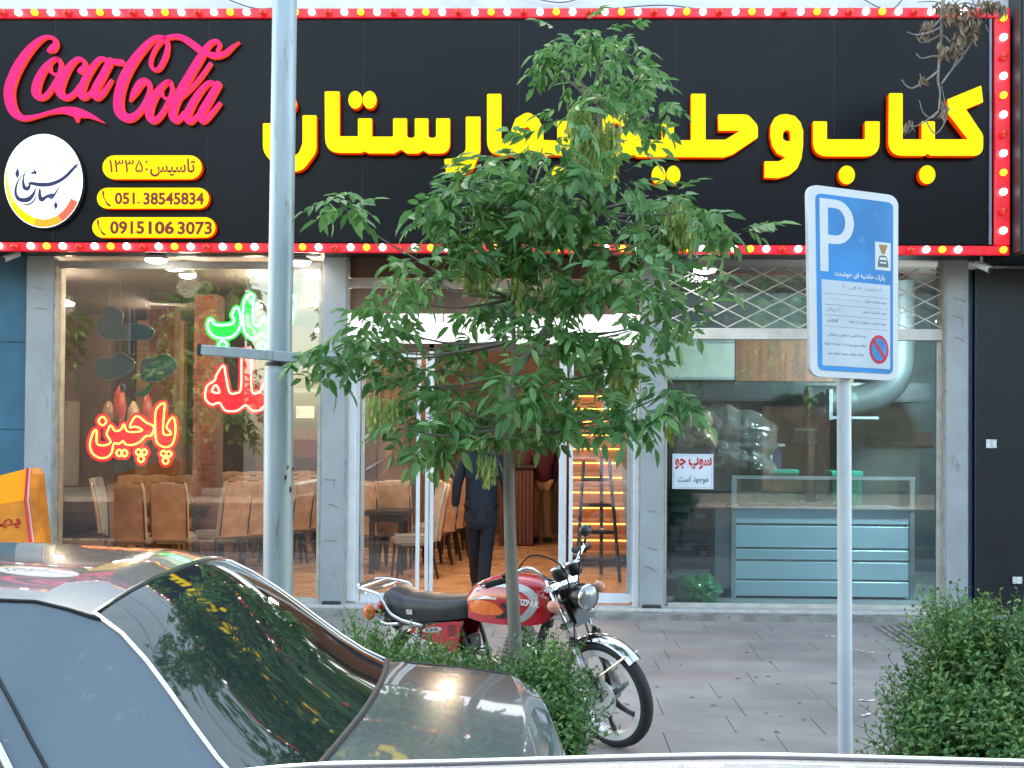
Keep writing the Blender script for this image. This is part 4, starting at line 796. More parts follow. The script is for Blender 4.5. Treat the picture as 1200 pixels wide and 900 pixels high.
for x in (3.9,): MB().lathe([(.001, .0), (.11, .002), (.12, .03), (.05, .06)], (x, 13.05, 2.85), n=14).build('lamp_bowl', MATS['lamp_white'], B, smooth=True)  # bowl added around the kitchen fill

# ================================================================== STREET POLE
YP = 6.9
M_pole = mat('galvanised_pole', (.36, .43, .47), .42, metal=.35, var=.12, scale=4, stretch=(3, 3, .5), dirt=((.14, .14, .135), 7, .57, (3, 3, .35)), bump=.08, bscale=30)
sp_ = thing('street_pole', 'thick grey galvanised street pole standing between the grey car and the left window', 'pole', at(325, 760, YP))
pb = at(323.5, 878, YP); pb.z = -.03
MB().tube([at(326.8, 431, YP), at(330, 270, YP), at(333.9, -10, YP), at(334.5, -60, YP)], [.0665, .0655, .0645, .064], 24).build('upper_shaft', M_pole, sp_, smooth=True, autosm=40)
MB().tube([pb, at(325.8, 690, YP), at(326.6, 440, YP), at(326.7, 434, YP), at(326.8, 428, YP)], [.079, .0775, .0765, .074, .0668], 24).build('lower_shaft', M_pole, sp_, smooth=True, autosm=40)
MB().lathe([(.067, -.012), (.071, -.006), (.071, .002), (.067, .012)], at(326.8, 427, YP), n=24).build('weld_ring', mat('dark_weld', (.08, .09, .09), .6), sp_, smooth=True)
a0, a1 = at(236, 410, YP - .1), at(402, 423.5, YP - .1); dv = (a1 - a0); rot = Matrix.Rotation(-math.atan2(dv.z, dv.x), 4, 'Y')
q = MB(); q.obox((a0 + a1) / 2, (dv.length, .045, .052), rot.to_3x3(), bev=.003); q.build('bracket_arm', M_pole, sp_)
MB().obox(a0 + Vector((-.008, 0, 0)), (.014, .055, .062), rot.to_3x3()).build('end_plate', M_darkm, sp_)
for i, (px, py, rr) in enumerate([(336, 547, 2.2), (340.3, 549, 2.2), (333.5, 559, 3), (338, 573, 3.6)]):
    ax = at(325.9, py, YP); xx = at(px, py, YP - .07).x - ax.x; yy = -math.sqrt(max(.0001, .0772 ** 2 - xx * xx)); rr *= .0042
    MB().ball((ax.x + xx, YP + yy, ax.z), (rr * .8, .0022, rr * 1.1), 8, 6).tube([(ax.x + xx, YP + yy - .0005, ax.z), (ax.x + xx, YP + yy - .0005, ax.z - rr * 2.2)], [rr * .3, .0006], 5).build('paint_drip', mat('maroon_paint', (.12, .01, .025), .4), sp_)

# ================================================================== PARKING SIGN
pk = thing('parking_sign', 'blue and white parking sign with large letter P on a white post', 'road sign', at(990, 900, 6.45))
cTL, cTR, cBL, cBR = at(944.5, 216, 6.33), at(1051, 230, 6.50), at(948, 441, 6.33), at(1050.5, 446.5, 6.50)
nS = (cTR - cTL).cross(cBL - cTL).normalized(); nS = nS if nS.y < 0 else -nS
S_ = lambda u, v, d=0: (cTL * (1 - u) + cTR * u) * (1 - v) + (cBL * (1 - u) + cBR * u) * v + nS * d
def srect(u0, v0, u1, v1, r, asp=2.05, n=6):
    out = []
    for (cu, cv, a) in ((u1 - r, v1 - r / asp, 0), (u0 + r, v1 - r / asp, 90), (u0 + r, v0 + r / asp, 180), (u1 - r, v0 + r / asp, 270)):
        for i in range(n + 1): t = R(a + 90 * i / n); out.append((cu + r * math.cos(t), cv + r / asp * math.sin(t)))
    return out
def splate(nm, pts, d0, d1, m, holes=()): q = MB(); q.slab([[S_(*p, d1) for p in l] for l in [pts] + list(holes)], nS * (d0 - d1), 0, 0); return q.build(nm, m, pk)
M_sw = mat('sign_white', (.74, .77, .79), .35, var=.04, scale=5); M_sb = mat('sign_blue', (.03, .27, .66), .4, var=.22, scale=2.5, dirt=((.10, .38, .72), 4, .55)); M_sp = mat('sign_paper', (.60, .68, .76), .45, var=.06); M_sr = mat('sign_red', (.6, .02, .06), .4); M_ink = mat('sign_ink', (.05, .06, .08), .6); M_ink2 = mat('faded_ink', (.25, .28, .32), .6)
splate('plate', srect(0, 0, 1, 1, .11), -.012, .012, M_sw); splate('blue_face', srect(.085, .042, .94, .966, .06), .0122, .014, M_sb)
pbowl = [(.125, .065)] + [(.30 + .20 * math.sin(R(a)), .182 - .117 * math.cos(R(a))) for a in range(0, 181, 15)] + [(.215, .299), (.215, .447), (.125, .447)]
hole = [(.215, .11)] + [(.30 + .105 * math.sin(R(a)), .182 - .072 * math.cos(R(a))) for a in range(0, 181, 18)] + [(.215, .254)]
splate('letter', pbowl, .0142, .0155, M_sw, [hole])
splate('symbol_panel', [(.735, .262), (.91, .262), (.91, .412), (.735, .412)], .0142, .0155, M_sw)
splate('symbol', [(.775, .275), (.875, .275), (.855, .305), (.84, .325), (.81, .325), (.795, .305)], .0157, .0165, mat('tan_print', (.42, .26, .1), .6))
carp = [(.765, .395), (.765, .372), (.772, .358), (.782, .337), (.80, .333), (.845, .333), (.863, .337), (.873, .358), (.882, .372), (.882, .395)]
splate('symbol', carp, .0157, .0165, mat('grey_print', (.16, .17, .18), .6)); splate('symbol', [(.79, .342), (.855, .342), (.862, .357), (.783, .357)], .0167, .0172, M_sw); splate('symbol', [(.785, .368), (.86, .368), (.86, .376), (.785, .376)], .0167, .0172, M_sw)
splate('notice_panel', [(.135, .49), (.905, .49), (.905, .94), (.135, .94)], .0142, .0155, M_sp)
def stext(body, u0, v0, u1, v1, m=M_ink, bold=.008, d=.0162, nm='lettering'): q = MB(); text_mb(q, body, lambda a, b: S_(u0 + (u1 - u0) * a, v1 + (v0 - v1) * b, d), bold=bold); return q.build(nm, m, pk)
stext(shape('پارک حاشیه ای هوشمند'), .28, .438, .845, .475, M_sw, .03, .0155)
stext(shape('از ساعت') + ' ', .62, .512, .80, .533, M_ink2); stext('۲۰ ' + shape('الی') + ' ۷', .36, .512, .58, .533, M_ink2)
for v in (.560, .618, .673, .732): splate('ruled_line', [(.155, v), (.885, v), (.885, v + .0022), (.155, v + .0022)], .0157, .0162, M_ink2)
stext(shape('نیم ساعت اول:'), .61, .578, .86, .600); stext('۱۵ ' + shape('نیم ساعت رایگان'), .2, .578, .56, .598, mat('pale_ink', (.45, .48, .52), .6))
stext(shape('نیم ساعت دوم'), .60, .634, .86, .656); stext(shape('ریال') + ' ۲۰۰۰', .18, .634, .40, .656, M_ink2)
stext(shape('نیم ساعت سوم و به بعد:'), .43, .690, .86, .714); stext(shape('افزایش'), .19, .690, .31, .712)
stext(shape('ماده ۱۵ قانون راهنمایی و رانندگی'), .2, .765, .63, .785); stext(shape('توقف بدون پرداخت هزینه به منزله'), .16, .815, .63, .835); stext(shape('تخلف توقف ممنوع خواهد بود'), .2, .865, .60, .885)
splate('prohibition_ring', ell(.775, .838, .11, .077, 28), .0157, .017, M_sr); splate('prohibition_field', ell(.775, .838, .085, .0595, 28), .0172, .018, M_sb)
splate('prohibition_bar', [(.705, .803), (.723, .787), (.845, .873), (.827, .889)], .0182, .019, M_sr)
pa_, pb_ = at(988.5, 300, 6.45), at(990.5, 884, 6.45); pc = pb_ + (pb_ - pa_) * .07; pc.z = -.02
MB().tube([pc, pb_, pa_], .0345, 18).build('post', mat('white_post', (.62, .68, .72), .35, var=.05, scale=3, dirt=((.35, .34, .32), 11, .63)), pk, smooth=True, autosm=40)
for v in (.25, .72):
    p = S_(.42, v, -.02); MB().box(p.x - .06, p.x + .06, p.y - .005, p.y + .05, p.z - .015, p.z + .015, bev=.003).build('clamp', M_alu, pk)

# ================================================================== CARS
def lerpc(tab, x):
    if x <= tab[0][0]: return tab[0][1]
    for (a, va), (b, vb) in zip(tab, tab[1:]):
        if x <= b:
            t = (x - a) / (b - a); return va + (vb - va) * (t * t * (3 - 2 * t) * .45 + t * .55)
    return tab[-1][1]
def car(name, label, cat, Xr, yc, paint, P_, sgn=-1):
    """P_: profile tables over s = metres forward of the tail; the car points to sgn*X"""
    t = thing(name, label, cat, (Xr + sgn * P_['L'] / 2, yc, P_['zr'])); zr = P_['zr']
    def sect(s):
        ze, we = lerpc(P_['ze'], s), lerpc(P_['we'], s); wb, zb2 = lerpc(P_['wb'], s), lerpc(P_['zb'], s); cr, bow = lerpc(P_['cr'], s), lerpc(P_['bow'], s)
        zb2 = min(zb2, ze - .004); tp = lerpc(P_['tp'], s)
        rows = [(.74 * tp, .22), (.80 * tp, .24), (wb * .99 * tp, .36), (wb * 1.025 * tp, .58), (wb * 1.03 * tp, .72), (wb * 1.015 * tp, zb2 - .09), (wb * tp, zb2 - .02), (wb * .985 * tp, zb2)]
        g0 = len(rows); w0, z0 = rows[-1]
        for k_ in range(1, 5): f = k_ / 4; rows.append((w0 + (we - w0) * (f ** 1.15), z0 + (ze - z0) * f + .0 * math.sin(f * 3.14)))
        e0 = len(rows) - 1
        for k_ in range(1, 7): f = k_ / 6; rows.append((we * (1 - f), ze + cr * (1 - (1 - f) ** 2.6)))
        return rows, bow, g0 - 1, e0
    ss = sorted(set([round(x, 3) for x in P_['st']] + [round(P_['L'] * i / 70, 3) for i in range(71)]))
    secs = []; 
    for s in ss:
        rows, bow, g0, e0 = sect(s); full = [(w_, z_) for w_, z_ in rows] + [(-w_, z_) for w_, z_ in rows[:-1][::-1]]
        wm = max(.3, rows[0][0]); secs.append([Vector((Xr + sgn * (s - bow * (1 - min(1, abs(w_) / .85) ** 2)), yc + w_, zr + z_)) for w_, z_ in full])
    n = len(secs[0]); top0 = e0; top1 = n - 1 - e0
    parts = {}
    for i in range(len(ss) - 1):
        sm = (ss[i] + ss[i + 1]) / 2
        for j in range(n - 1):
            k_ = 'body'; istop = top0 <= j < top1
            if istop:
                for nm, a, b in P_['glass']:
                    if a < sm < b: k_ = nm
            parts.setdefault(k_, []).append((i, j))
    M_cg = mat('car_glass', (.012, .02, .022), .025, coat=.6, var=.1); M_cg.node_tree.nodes['Principled BSDF'].inputs['Specular IOR Level'].default_value = .9
    bodyo = None
    for k_, cells in sorted(parts.items()):
        mb = MB(); idx = {}
        for i, j in cells:
            q = []
            for a, b in ((i, j), (i + 1, j), (i + 1, j + 1), (i, j + 1)):
                if (a, b) not in idx: idx[(a, b)] = len(mb.v); mb.v.append(tuple(secs[a][b]))
                q.append(idx[(a, b)])
            mb.f.append(tuple(q) if sgn < 0 else tuple(q[::-1])); mb.m.append(0)
        if k_ == 'body':
            for a in (0, len(ss) - 1): mb.add(secs[a], [tuple(range(n))])
        o = mb.build(k_, paint if k_ == 'body' else M_cg, t, smooth=True, autosm=38)
        if k_ == 'body': bodyo = o
    def sidept(s, f, side, off=.003):
        rows, bow, g0, e0 = sect(s); w0, z0 = rows[g0]; w1, z1 = rows[e0]; w_ = w0 + (w1 - w0) * f ** 1.15; z_ = z0 + (z1 - z0) * f
        return Vector((Xr + sgn * (s - bow * (1 - min(1, w_ / .85) ** 2)), yc + side * (w_ + off), zr + z_ + off * .4))
    for side in (-1, 1):
        for a0, a1, b0, b1, nm in P_['side']:   # a: bottom s range, b: top s range
            rows = [[sidept((a0 + (b0 - a0) * f) * (1 - u) + (a1 + (b1 - a1) * f) * u, f, side, .004) for u in [i / 10 for i in range(11)]] for f in [.06 + .8 * i / 6 for i in range(7)]]
            mb = MB(); mb.grid(rows); mb.build(nm, M_cg, t, smooth=True)
            loop = rows[0] + [r[-1] for r in rows[1:]] + rows[-1][::-1][1:] + [r[0] for r in rows[1:-1][::-1]]
            q = MB(); q.tube([p + Vector((0, side * .003, 0)) for p in loop], .009, 6, True); q.build('window_trim', M_chrome if P_.get('chrome') else M_rubber, t, smooth=True)
        # door shut line
        for (sa, sb) in P_['seams']:
            q = MB(); pts = [sidept(sa + (sb - sa) * f, f, side, .0015) for f in [i / 10 for i in range(10)]]
            low = [Vector((p[0], p[1], p[2])) for p in [pts[0]]]
            rowsA, bow, g0, e0 = sect(sa); pts = [Vector((Xr + sgn * sa, yc + side * (rowsA[k][0] + .0015), zr + rowsA[k][1])) for k in range(2, g0)] + pts
            q.tube(pts, .0045, 5); q.build('door_seam', M_rubber, t)
        # gutter
        q = MB(); q.tube([sidept(s, 1, side, .003) for s in np.linspace(P_['roof'][0] - .02, P_['roof'][1], 24)], P_.get('gut', .007), 6); q.build('roof_gutter', P_['gutm'], t, smooth=True)
        # wheels
        for s in P_['axles']:
            c_ = Vector((Xr + sgn * s, yc + side * .80, zr + .305)); wt = bpy.data.objects.new('wheel', None); col.objects.link(wt); wt.parent = t; wt.location = worldmat(t).inverted() @ c_; ORG[wt.name] = Matrix.Translation(c_)
            MB().lathe([(.19, -.09), (.28, -.1), (.303, -.06), (.305, 0), (.303, .06), (.28, .1), (.19, .09)], c_, (0, 1, 0), 32).build('tyre', M_rubber, wt, smooth=True)
            r_ = MB(); r_.lathe([(.19, .07), (.18, .02), (.06, .05), (.001, .06)] if side > 0 else [(.19, -.07), (.18, -.02), (.06, -.05), (.001, -.06)], c_, (0, 1, 0), 20)
            for k_ in range(7): an = k_ * 2 * math.pi / 7; d_ = Vector((math.cos(an), 0, math.sin(an))); r_.tube([c_ + d_ * .04 + Vector((0, side * .07, 0)), c_ + d_ * .185 + Vector((0, side * .075, 0))], .018, 5)
            r_.build('rim', M_alu, wt, smooth=True); q = MB(); q.lathe([(.30, side * .085), (.345, side * .088), (.345, side * .02)], c_, (0, 1, 0), 28); q.build('arch_lip', M_rubber, t, smooth=True)
        # lights + handle
        for s, z_, c_, nm in ((.02, .78, mat('tail_red', (.35, .01, .01), .2, coat=.5), 'tail_light'), (P_['L'] - .03, .66, mat('head_glass', (.6, .62, .65), .1), 'headlight')):
            rA = sect(s)[0]; mb = MB(); mb.box(Xr + sgn * (s - .012) , Xr + sgn * (s + .2), yc + side * .5, yc + side * (rA[3][0] + .004), zr + z_ - .07, zr + z_ + .07, bev=.015); mb.build(nm, c_, t)
        hs = P_['seams'][0][0] + .18; rA = sect(hs)[0]; c_ = Vector((Xr + sgn * hs, yc + side * (rA[5][0] + .02), zr + rA[5][1] - .02)); MB().tube([c_ + Vector((-.07, -side * .01, 0)), c_ + Vector((-.05, side * .01, 0)), c_ + Vector((.05, side * .01, 0)), c_ + Vector((.07, -side * .01, 0))], .011, 6).build('door_handle', M_chrome, t, smooth=True)
    mb = MB(); 
    for s in (0, P_['L']): mb.box(Xr + sgn * (s - .06), Xr + sgn * (s + .06), yc - .78, yc + .78, zr + .3, zr + .5, bev=.03)
    mb2 = MB(); mb2.box(Xr + .08, Xr - .02, yc - .79, yc + .79, zr + .32, zr + .52, bev=.03); mb2.build('bumper', paint, t, smooth=False); mb3 = MB(); e_ = Xr + sgn * P_['L']; mb3.box(e_ - .06, e_ + .03, yc - .76, yc + .76, zr + .3, zr + .5, bev=.03); mb3.build('bumper', paint, t)
    return t, secs, ss, top0, top1, sect
M_grey = mat('grey_car_paint', (.10, .135, .155), .22, metal=.25, var=.05, scale=1.2, coat=1, dirt=((.19, .2, .21), 30, .6), rvar=.05)
GP = dict(L=4.45, zr=-.12, chrome=True, gutm=M_rubber, gut=.0035,
    ze=[(0, .86), (.015, 1.02), (.05, 1.09), (.12, 1.125), (.30, 1.145), (.50, 1.16), (.96, 1.488), (1.08, 1.515), (1.5, 1.53), (2.1, 1.525), (2.5, 1.48), (3.15, 1.14), (4.1, .98), (4.4, .84), (4.45, .70)],
    we=[(0, .70), (.05, .79), (.12, .82), (.50, .83), (.96, .565), (1.4, .575), (2.2, .57), (2.5, .55), (3.15, .74), (4.1, .72), (4.45, .6)],
    wb=[(0, .83), (.5, .88), (2, .89), (3.5, .88), (4.45, .80)], zb=[(0, .84), (.03, .98), (.1, 1.03), (.5, 1.06), (1, 1.055), (2.5, 1.03), (3.2, 1.0), (4.1, .88), (4.45, .66)],
    cr=[(0, .005), (.1, .02), (.5, .035), (.96, .04), (1.5, .04), (2.2, .04), (2.5, .045), (3.2, .05), (4.45, .02)], bow=[(0, .07), (.5, .06), (.96, .05), (1.5, 0), (2.2, 0), (2.5, -.06), (3.15, -.1), (4.45, -.14)],
    tp=[(0, .90), (.05, .955), (.25, .99), (.6, 1), (3.6, 1), (4.2, .95), (4.45, .86)], glass=[('rear_window', .50, .96), ('windshield', 2.5, 3.15)], st=[.015, .03, .05, .08, .12, .5, .96, 1.0, 1.04, 1.08, 2.5, 3.15, 4.42],
    side=[(.86, 1.85, 1.30, 1.85, 'side_window'), (1.95, 2.9, 1.95, 2.45, 'side_window')], seams=[(.78, 1.24), (1.9, 1.9)], roof=(.96, 2.5), axles=(.95, 3.55))
ct, secs, ss, t0_, t1_, gsect = car('parked_car', 'dark grey metallic sedan parked in the left foreground with sign lights mirrored in it', 'car', .0, 3.27, M_grey, GP)
def ring_trim(t, secs, ss, a, b, t0_, t1_, m, r, names, bottom_m):
    ia, ib = ss.index(a), ss.index(b); U = Vector((0, 0, .003))
    MB().tube([secs[i][t0_] + U for i in range(ia, ib + 1)] + [secs[ib][j] + U for j in range(t0_ + 1, t1_ + 1)] + [secs[i][t1_] + U for i in range(ib - 1, ia - 1, -1)], r, 6).build(names, m, t, smooth=True)
    MB().tube([secs[ia][j] + U for j in range(t0_, t1_ + 1)], r * 1.4, 6).build('window_seal', bottom_m, t, smooth=True)
ring_trim(ct, secs, ss, .5, .96, t0_, t1_, M_chrome, .0055, 'chrome_trim', M_rubber); ring_trim(ct, secs, ss, 2.5, 3.15, t0_, t1_, M_rubber, .009, 'windshield_seal', M_rubber)
i5 = ss.index(.5); b_ = ss.index(.12)
q = MB(); q.tube([secs[i][t0_] + Vector((0, 0, .001)) for i in range(b_, i5)], .0035, 5); q.build('boot_seam', M_rubber, ct); q = MB(); q.tube([secs[i][t1_] + Vector((0, 0, .001)) for i in range(b_, i5)], .0035, 5); q.build('boot_seam', M_rubber, ct)
# no cabin inside: the opaque pane's dark colour stands in for its shade
M_wcar = mat('white_car_paint', (.74, .78, .80), .2, var=.03, coat=1)
WP = dict(L=4.1, zr=-.12, gutm=mat('grey_roof_strip', (.10, .085, .085), .5), gut=.0032,
    ze=[(0, .80), (.04, 1.0), (.15, 1.1), (.5, 1.38), (.75, 1.452), (1.05, 1.464), (1.42, 1.468), (1.95, 1.449), (2.5, 1.385), (3.1, 1.08), (3.8, .95), (4.05, .8), (4.1, .66)],
    we=[(0, .66), (.15, .7), (.5, .58), (.75, .575), (2.0, .575), (2.5, .56), (3.1, .72), (3.8, .7), (4.1, .58)],
    wb=[(0, .80), (.5, .84), (2, .85), (3.5, .84), (4.1, .76)], zb=[(0, .78), (.1, .95), (.5, 1.0), (2.5, .98), (3.1, .96), (3.8, .86), (4.1, .62)],
    cr=[(0, .005), (.5, .03), (1, .035), (2.2, .035), (3.2, .05), (4.1, .02)], bow=[(0, .07), (.5, .05), (1, 0), (2.2, 0), (2.6, -.08), (4.1, -.13)],
    tp=[(0, .92), (.3, 1), (3.3, 1), (4.1, .86)], glass=[('rear_window', .15, .5), ('windshield', 2.5, 3.1)], st=[.04, .15, .5, 2.5, 3.1],
    side=[(.7, 1.6, .85, 1.6, 'side_window'), (1.7, 2.85, 1.7, 2.42, 'side_window')], seams=[(.95, 1.0), (1.65, 1.65)], roof=(.5, 2.5), axles=(.75, 3.3))
wt_, wsecs, wss, w0_, w1_, wsect = car('white_car', 'white car whose roof edge crosses the bottom of the photo', 'car', 1.68, 1.08, M_wcar, WP)
def wroof(s, d, up): r_, bow, g0, e0 = wsect(s); return Vector((1.68 - s, 1.08 + r_[e0][0] + d, -.12 + r_[e0][1] + up))
MB().tube([wroof(s, .012, -.001) for s in np.linspace(.5, 2.5, 30)], .0068, 8).build('roof_flange', M_wcar, wt_, smooth=True)
MB().tube([wroof(s, .0195, .0) for s in np.linspace(.5, 2.5, 30)], .0022, 5).build('red_seal', mat('dull_red_seal', (.3, .06, .06), .6), wt_)

# ================================================================== MOTORCYCLE (x forward, y rider's left, z up, rear contact at origin)
HEAD = R(-31); fw = onz(716, 876, 0); 
MM = Matrix.Translation((fw.x - 1.27 * math.cos(HEAD), fw.y - 1.27 * math.sin(HEAD) + .0, 0)) @ Matrix.Rotation(HEAD, 4, 'Z') @ Matrix.Rotation(R(7), 4, 'X')
mt = thing('motorcycle', 'red motorcycle with black seat and chrome rear rack parked beside the tree', 'motorcycle', M=MM)
M_red = mat('red_tank_paint', (.50, .008, .018), .12, var=.04, coat=1); M_blk = mat('black_paint', (.012, .012, .014), .3, coat=.3); M_vinyl = mat('black_vinyl', (.016, .019, .024), .38, bump=.3, bscale=14, var=.2); M_silver2 = mat('silver_decal', (.5, .5, .52), .3, metal=.3); M_orange = mat('orange_decal', (.85, .16, .01), .3, coat=.5); M_eng = mat('cast_aluminium', (.36, .37, .38), .38, metal=.8, var=.2, scale=20); M_amber = mat('amber_lens', (.75, .16, .01), .15, coat=.5); M_whp = mat('white_decal', (.75, .75, .75), .4)
def mp(mb, nm, m, par=mt, **k):
    if par is mt: mb.v = [(x * .53 if x < 0 else x, y, z - (.11 * min(1, max(0, (.5 - x) / .55)) * min(1, max(0, (z - .45) / .25)))) for x, y, z in mb.v]
    return mb.build(nm, m, par, local=True, **k)
def hk(mb): mb.v = [(x, y, z - (.11 * min(1, max(0, (.5 - x) / .55)) * min(1, max(0, (z - .45) / .25)))) for x, y, z in mb.v]
SA, SD = Vector((1.02, 0, .88)), Vector((.43, 0, -1)).normalized()
ST = Matrix.Translation(SA) @ Matrix.Rotation(R(14), 4, SD) @ Matrix.Translation(-SA)
def sp2(mb, nm, m, par=mt, **k): return mb.xf(ST).build(nm, m, par, local=True, **k)
def wheel(c_, r, wdt, steer, par, front):
    e = bpy.data.objects.new('wheel', None); col.objects.link(e); e.parent = par; ORG[e.name] = Matrix.Identity(4)
    bl = (lambda mb, nm, m, **k: sp2(mb, nm, m, e, **k)) if steer else (lambda mb, nm, m, **k: mp(mb, nm, m, e, **k))
    h = wdt / 2
    bl(MB().lathe([(r - .062, -h * .7), (r - .045, -h), (r - .02, -h * .95), (r - .004, -h * .55), (r, 0), (r - .004, h * .55), (r - .02, h * .95), (r - .045, h), (r - .062, h * .7)], c_, (0, 1, 0), 44), 'tyre', M_rubber, smooth=True)
    q = MB(); q.lathe([(r - .05, -h * .95), (r - .085, -h * .95), (r - .092, -h * .3), (r - .092, h * .3), (r - .085, h * .95), (r - .05, h * .95)], c_, (0, 1, 0), 40)
    bl(q, 'rim', mat('polished_rim', (.80, .79, .78), .3, metal=.45), smooth=True, autosm=40)
    for k_ in range(6):
        an = k_ * math.pi / 3 + .3; q = MB(); pts = [Vector(c_) + Vector((math.cos(an + .32 * f), 0, math.sin(an + .32 * f))) * (.05 + (r - .145) * f) for f in (0, .35, .7, 1)]
        q.tube(pts, [.02, .016, .013, .016], 6); bl(q, 'spoke', M_blk if k_ % 3 else M_eng, smooth=True)
    q = MB(); q.lathe([(.02, -.06), (.05, -.055), (.05, .055), (.02, .06)], c_, (0, 1, 0), 18); bl(q, 'hub', M_eng, smooth=True)
    q = MB(); q.lathe([(.028, -.062), (.112, -.062), (.115, -.068), (.112, -.072), (.028, -.070)], c_, (0, 1, 0), 30)
    bl(q, 'brake_disc', mat('disc_steel', (.7, .7, .7), .25, metal=.7)) if front else bl(q, 'brake_drum', M_eng)
    return e
FA = (1.27, 0, .31); RA = (.10, 0, .305)
wheel(FA, .31, .074, True, mt, True); wheel(RA, .305, .10, False, mt, False)
for s_ in (-1, 1):
    a = Vector((1.27, s_ * .095, .31)); b = Vector((1.27 - .43 * .62 + .0, s_ * .095, .31 + .62)); 
    sp2(MB().tube([a, a + (b - a) * .48], .022, 12), 'fork_slider', M_eng, smooth=True); sp2(MB().tube([a + (b - a) * .44, b + (b - a) * .06], .0165, 12), 'fork_tube', M_chrome, smooth=True)
    sp2(MB().tube([a + (b - a) * .47, a + (b - a) * .51], .030, 12), 'dust_seal', M_rubber)
q = MB(); q.box(1.255, 1.285, -.11, .11, .30, .32); sp2(q, 'front_axle', M_chrome)
for zf in (.64, .97):
    c_ = Vector((1.27 - .43 * .62 * zf, 0, .31 + .62 * zf)); q = MB(); q.obox(c_, (.07, .25, .035), Matrix.Rotation(R(-20), 3, 'Y'), bev=.012); sp2(q, 'triple_clamp', M_chrome if zf > .9 else M_blk)
q = MB(); q.obox((1.09, 0, .80), (.045, .15, .24), Matrix.Rotation(R(-23), 3, 'Y'), bev=.02); sp2(q, 'fork_cover', M_blk)
# front fender
q = MB(); rows = []
for i in range(19):
    an = R(44 + 108 * i / 18); rr = .345; rows.append([Vector((FA[0] + (rr - .028 * (abs(w_) ** 3)) * math.cos(an), w_ * .050, FA[2] + (rr - .028 * (abs(w_) ** 3)) * math.sin(an))) for w_ in (-1, -.7, -.3, 0, .3, .7, 1)])
q.grid(rows); q.grid([[p + (Vector(FA) - p).normalized() * .003 for p in r][::-1] for r in rows]); sp2(q, 'front_fender', M_chrome, smooth=True)
for s_ in (-1, 1):
    for an in (52, 128): sp2(MB().tube([Vector(FA) + Vector((-.02, s_ * .08, .1)), Vector(FA) + Vector((.33 * math.cos(R(an)), s_ * .049, .335 * math.sin(R(an))))], .006, 5), 'fender_stay', M_chrome)
q = MB(); q.obox((1.235, -.088, .43), (.05, .035, .11), Matrix.Rotation(R(-23), 3, 'Y'), bev=.012); sp2(q, 'brake_caliper', M_blk)
# headlight, indicators, instruments, handlebar
q = MB(); q.lathe([(.03, -.08), (.055, -.06), (.07, -.02), (.075, .03), (.073, .045)], (1.16, 0, .86), (1, 0, -.06), 20); hl = sp2(q, 'headlight', M_blk, smooth=True)
o = MB().lathe([(.076, .035), (.079, .05), (.073, .056)], (1.16, 0, .86), (1, 0, -.06), 20).xf(ST).build('rim', M_chrome, hl, local=True, smooth=True); MB().lathe([(.072, .05), (.05, .064), (.001, .07)], (1.16, 0, .86), (1, 0, -.06), 20).xf(ST).build('lens', mat('clear_lens', (.30, .33, .35), .06, metal=.3), hl, local=True, smooth=True)
for s_ in (-1, 1):
    q = MB(); q.tube([(1.11, s_ * .08, .85), (1.11, s_ * .16, .85)], .010, 6); i_ = sp2(q, 'indicator', M_blk); MB().ball((1.115, s_ * .19, .85), (.042, .032, .034), 12, 8).xf(ST).build('lens', mat('pale_amber_lens', (.75, .33, .22), .2, coat=.4), i_, local=True, smooth=True)
for s_ in (-.06, .06):
    q = MB(); q.lathe([(.03, -.05), (.042, -.03), (.045, .02), (.04, .03), (.001, .03)], (1.06, s_, 1.0), (-.35, 0, 1), 16); sp2(q, 'gauge', M_blk, smooth=True, autosm=40); q = MB(); q.lathe([(.046, .018), (.048, .028), (.042, .034)], (1.06, s_, 1.0), (-.35, 0, 1), 16); sp2(q, 'gauge_ring', M_chrome, smooth=True)
hb = catmull([(.80, -.36, .985), (.86, -.33, 1.0), (.97, -.26, 1.06), (1.0, -.20, 1.05), (1.01, -.10, .96), (1.01, 0, .95), (1.01, .10, .96), (1.0, .20, 1.05), (.97, .26, 1.06), (.86, .33, 1.0), (.80, .36, .985)], 5)
sp2(MB().tube(hb, .0115, 10), 'handlebar', M_chrome, smooth=True)
for s_ in (-1, 1):
    sp2(MB().lathe([(.013, 0), (.021, .005), (.018, .02), (.018, .11), (.022, .125), (.022, .13)], (.785, s_ * .367, .98), (.62, s_ * -.32, .17), 12, caps=True), 'grip', M_rubber, smooth=True, autosm=50); sp2(MB().ball((.78, s_ * .37, .979), .018, 8, 6), 'bar_end', M_chrome, smooth=True)
    q = MB(); q.obox((.90, s_ * .315, 1.02), (.06, .06, .05), R(-28 * s_), bev=.012); q.tube([(.92, s_ * .30, 1.02), (.95, s_ * .33, 1.03), (.90, s_ * .385, 1.03), (.82, s_ * .44, 1.01)], [.010, .009, .007, .006], 6); sp2(q, 'brake_lever', M_blk, smooth=True, autosm=50)
    q = MB(); q.tube(catmull([(.93, s_ * .28, 1.03), (1.0, s_ * .2, 1.13), (1.1, s_ * .08, 1.05), (1.1, s_ * .03, .85), (1.12, s_ * .06, .6)], 6), .005, 5); sp2(q, 'control_cable', M_rubber)
# left mirror upright (black stalk with rounded head)
q = MB(); q.tube([(.95, .27, 1.05), (.96, .29, 1.09), (.94, .31, 1.12)], .008, 6); q.ball((.94, .315, 1.13), (.035, .045, .035), 12, 8); sp2(q, 'mirror', M_blk, smooth=True)
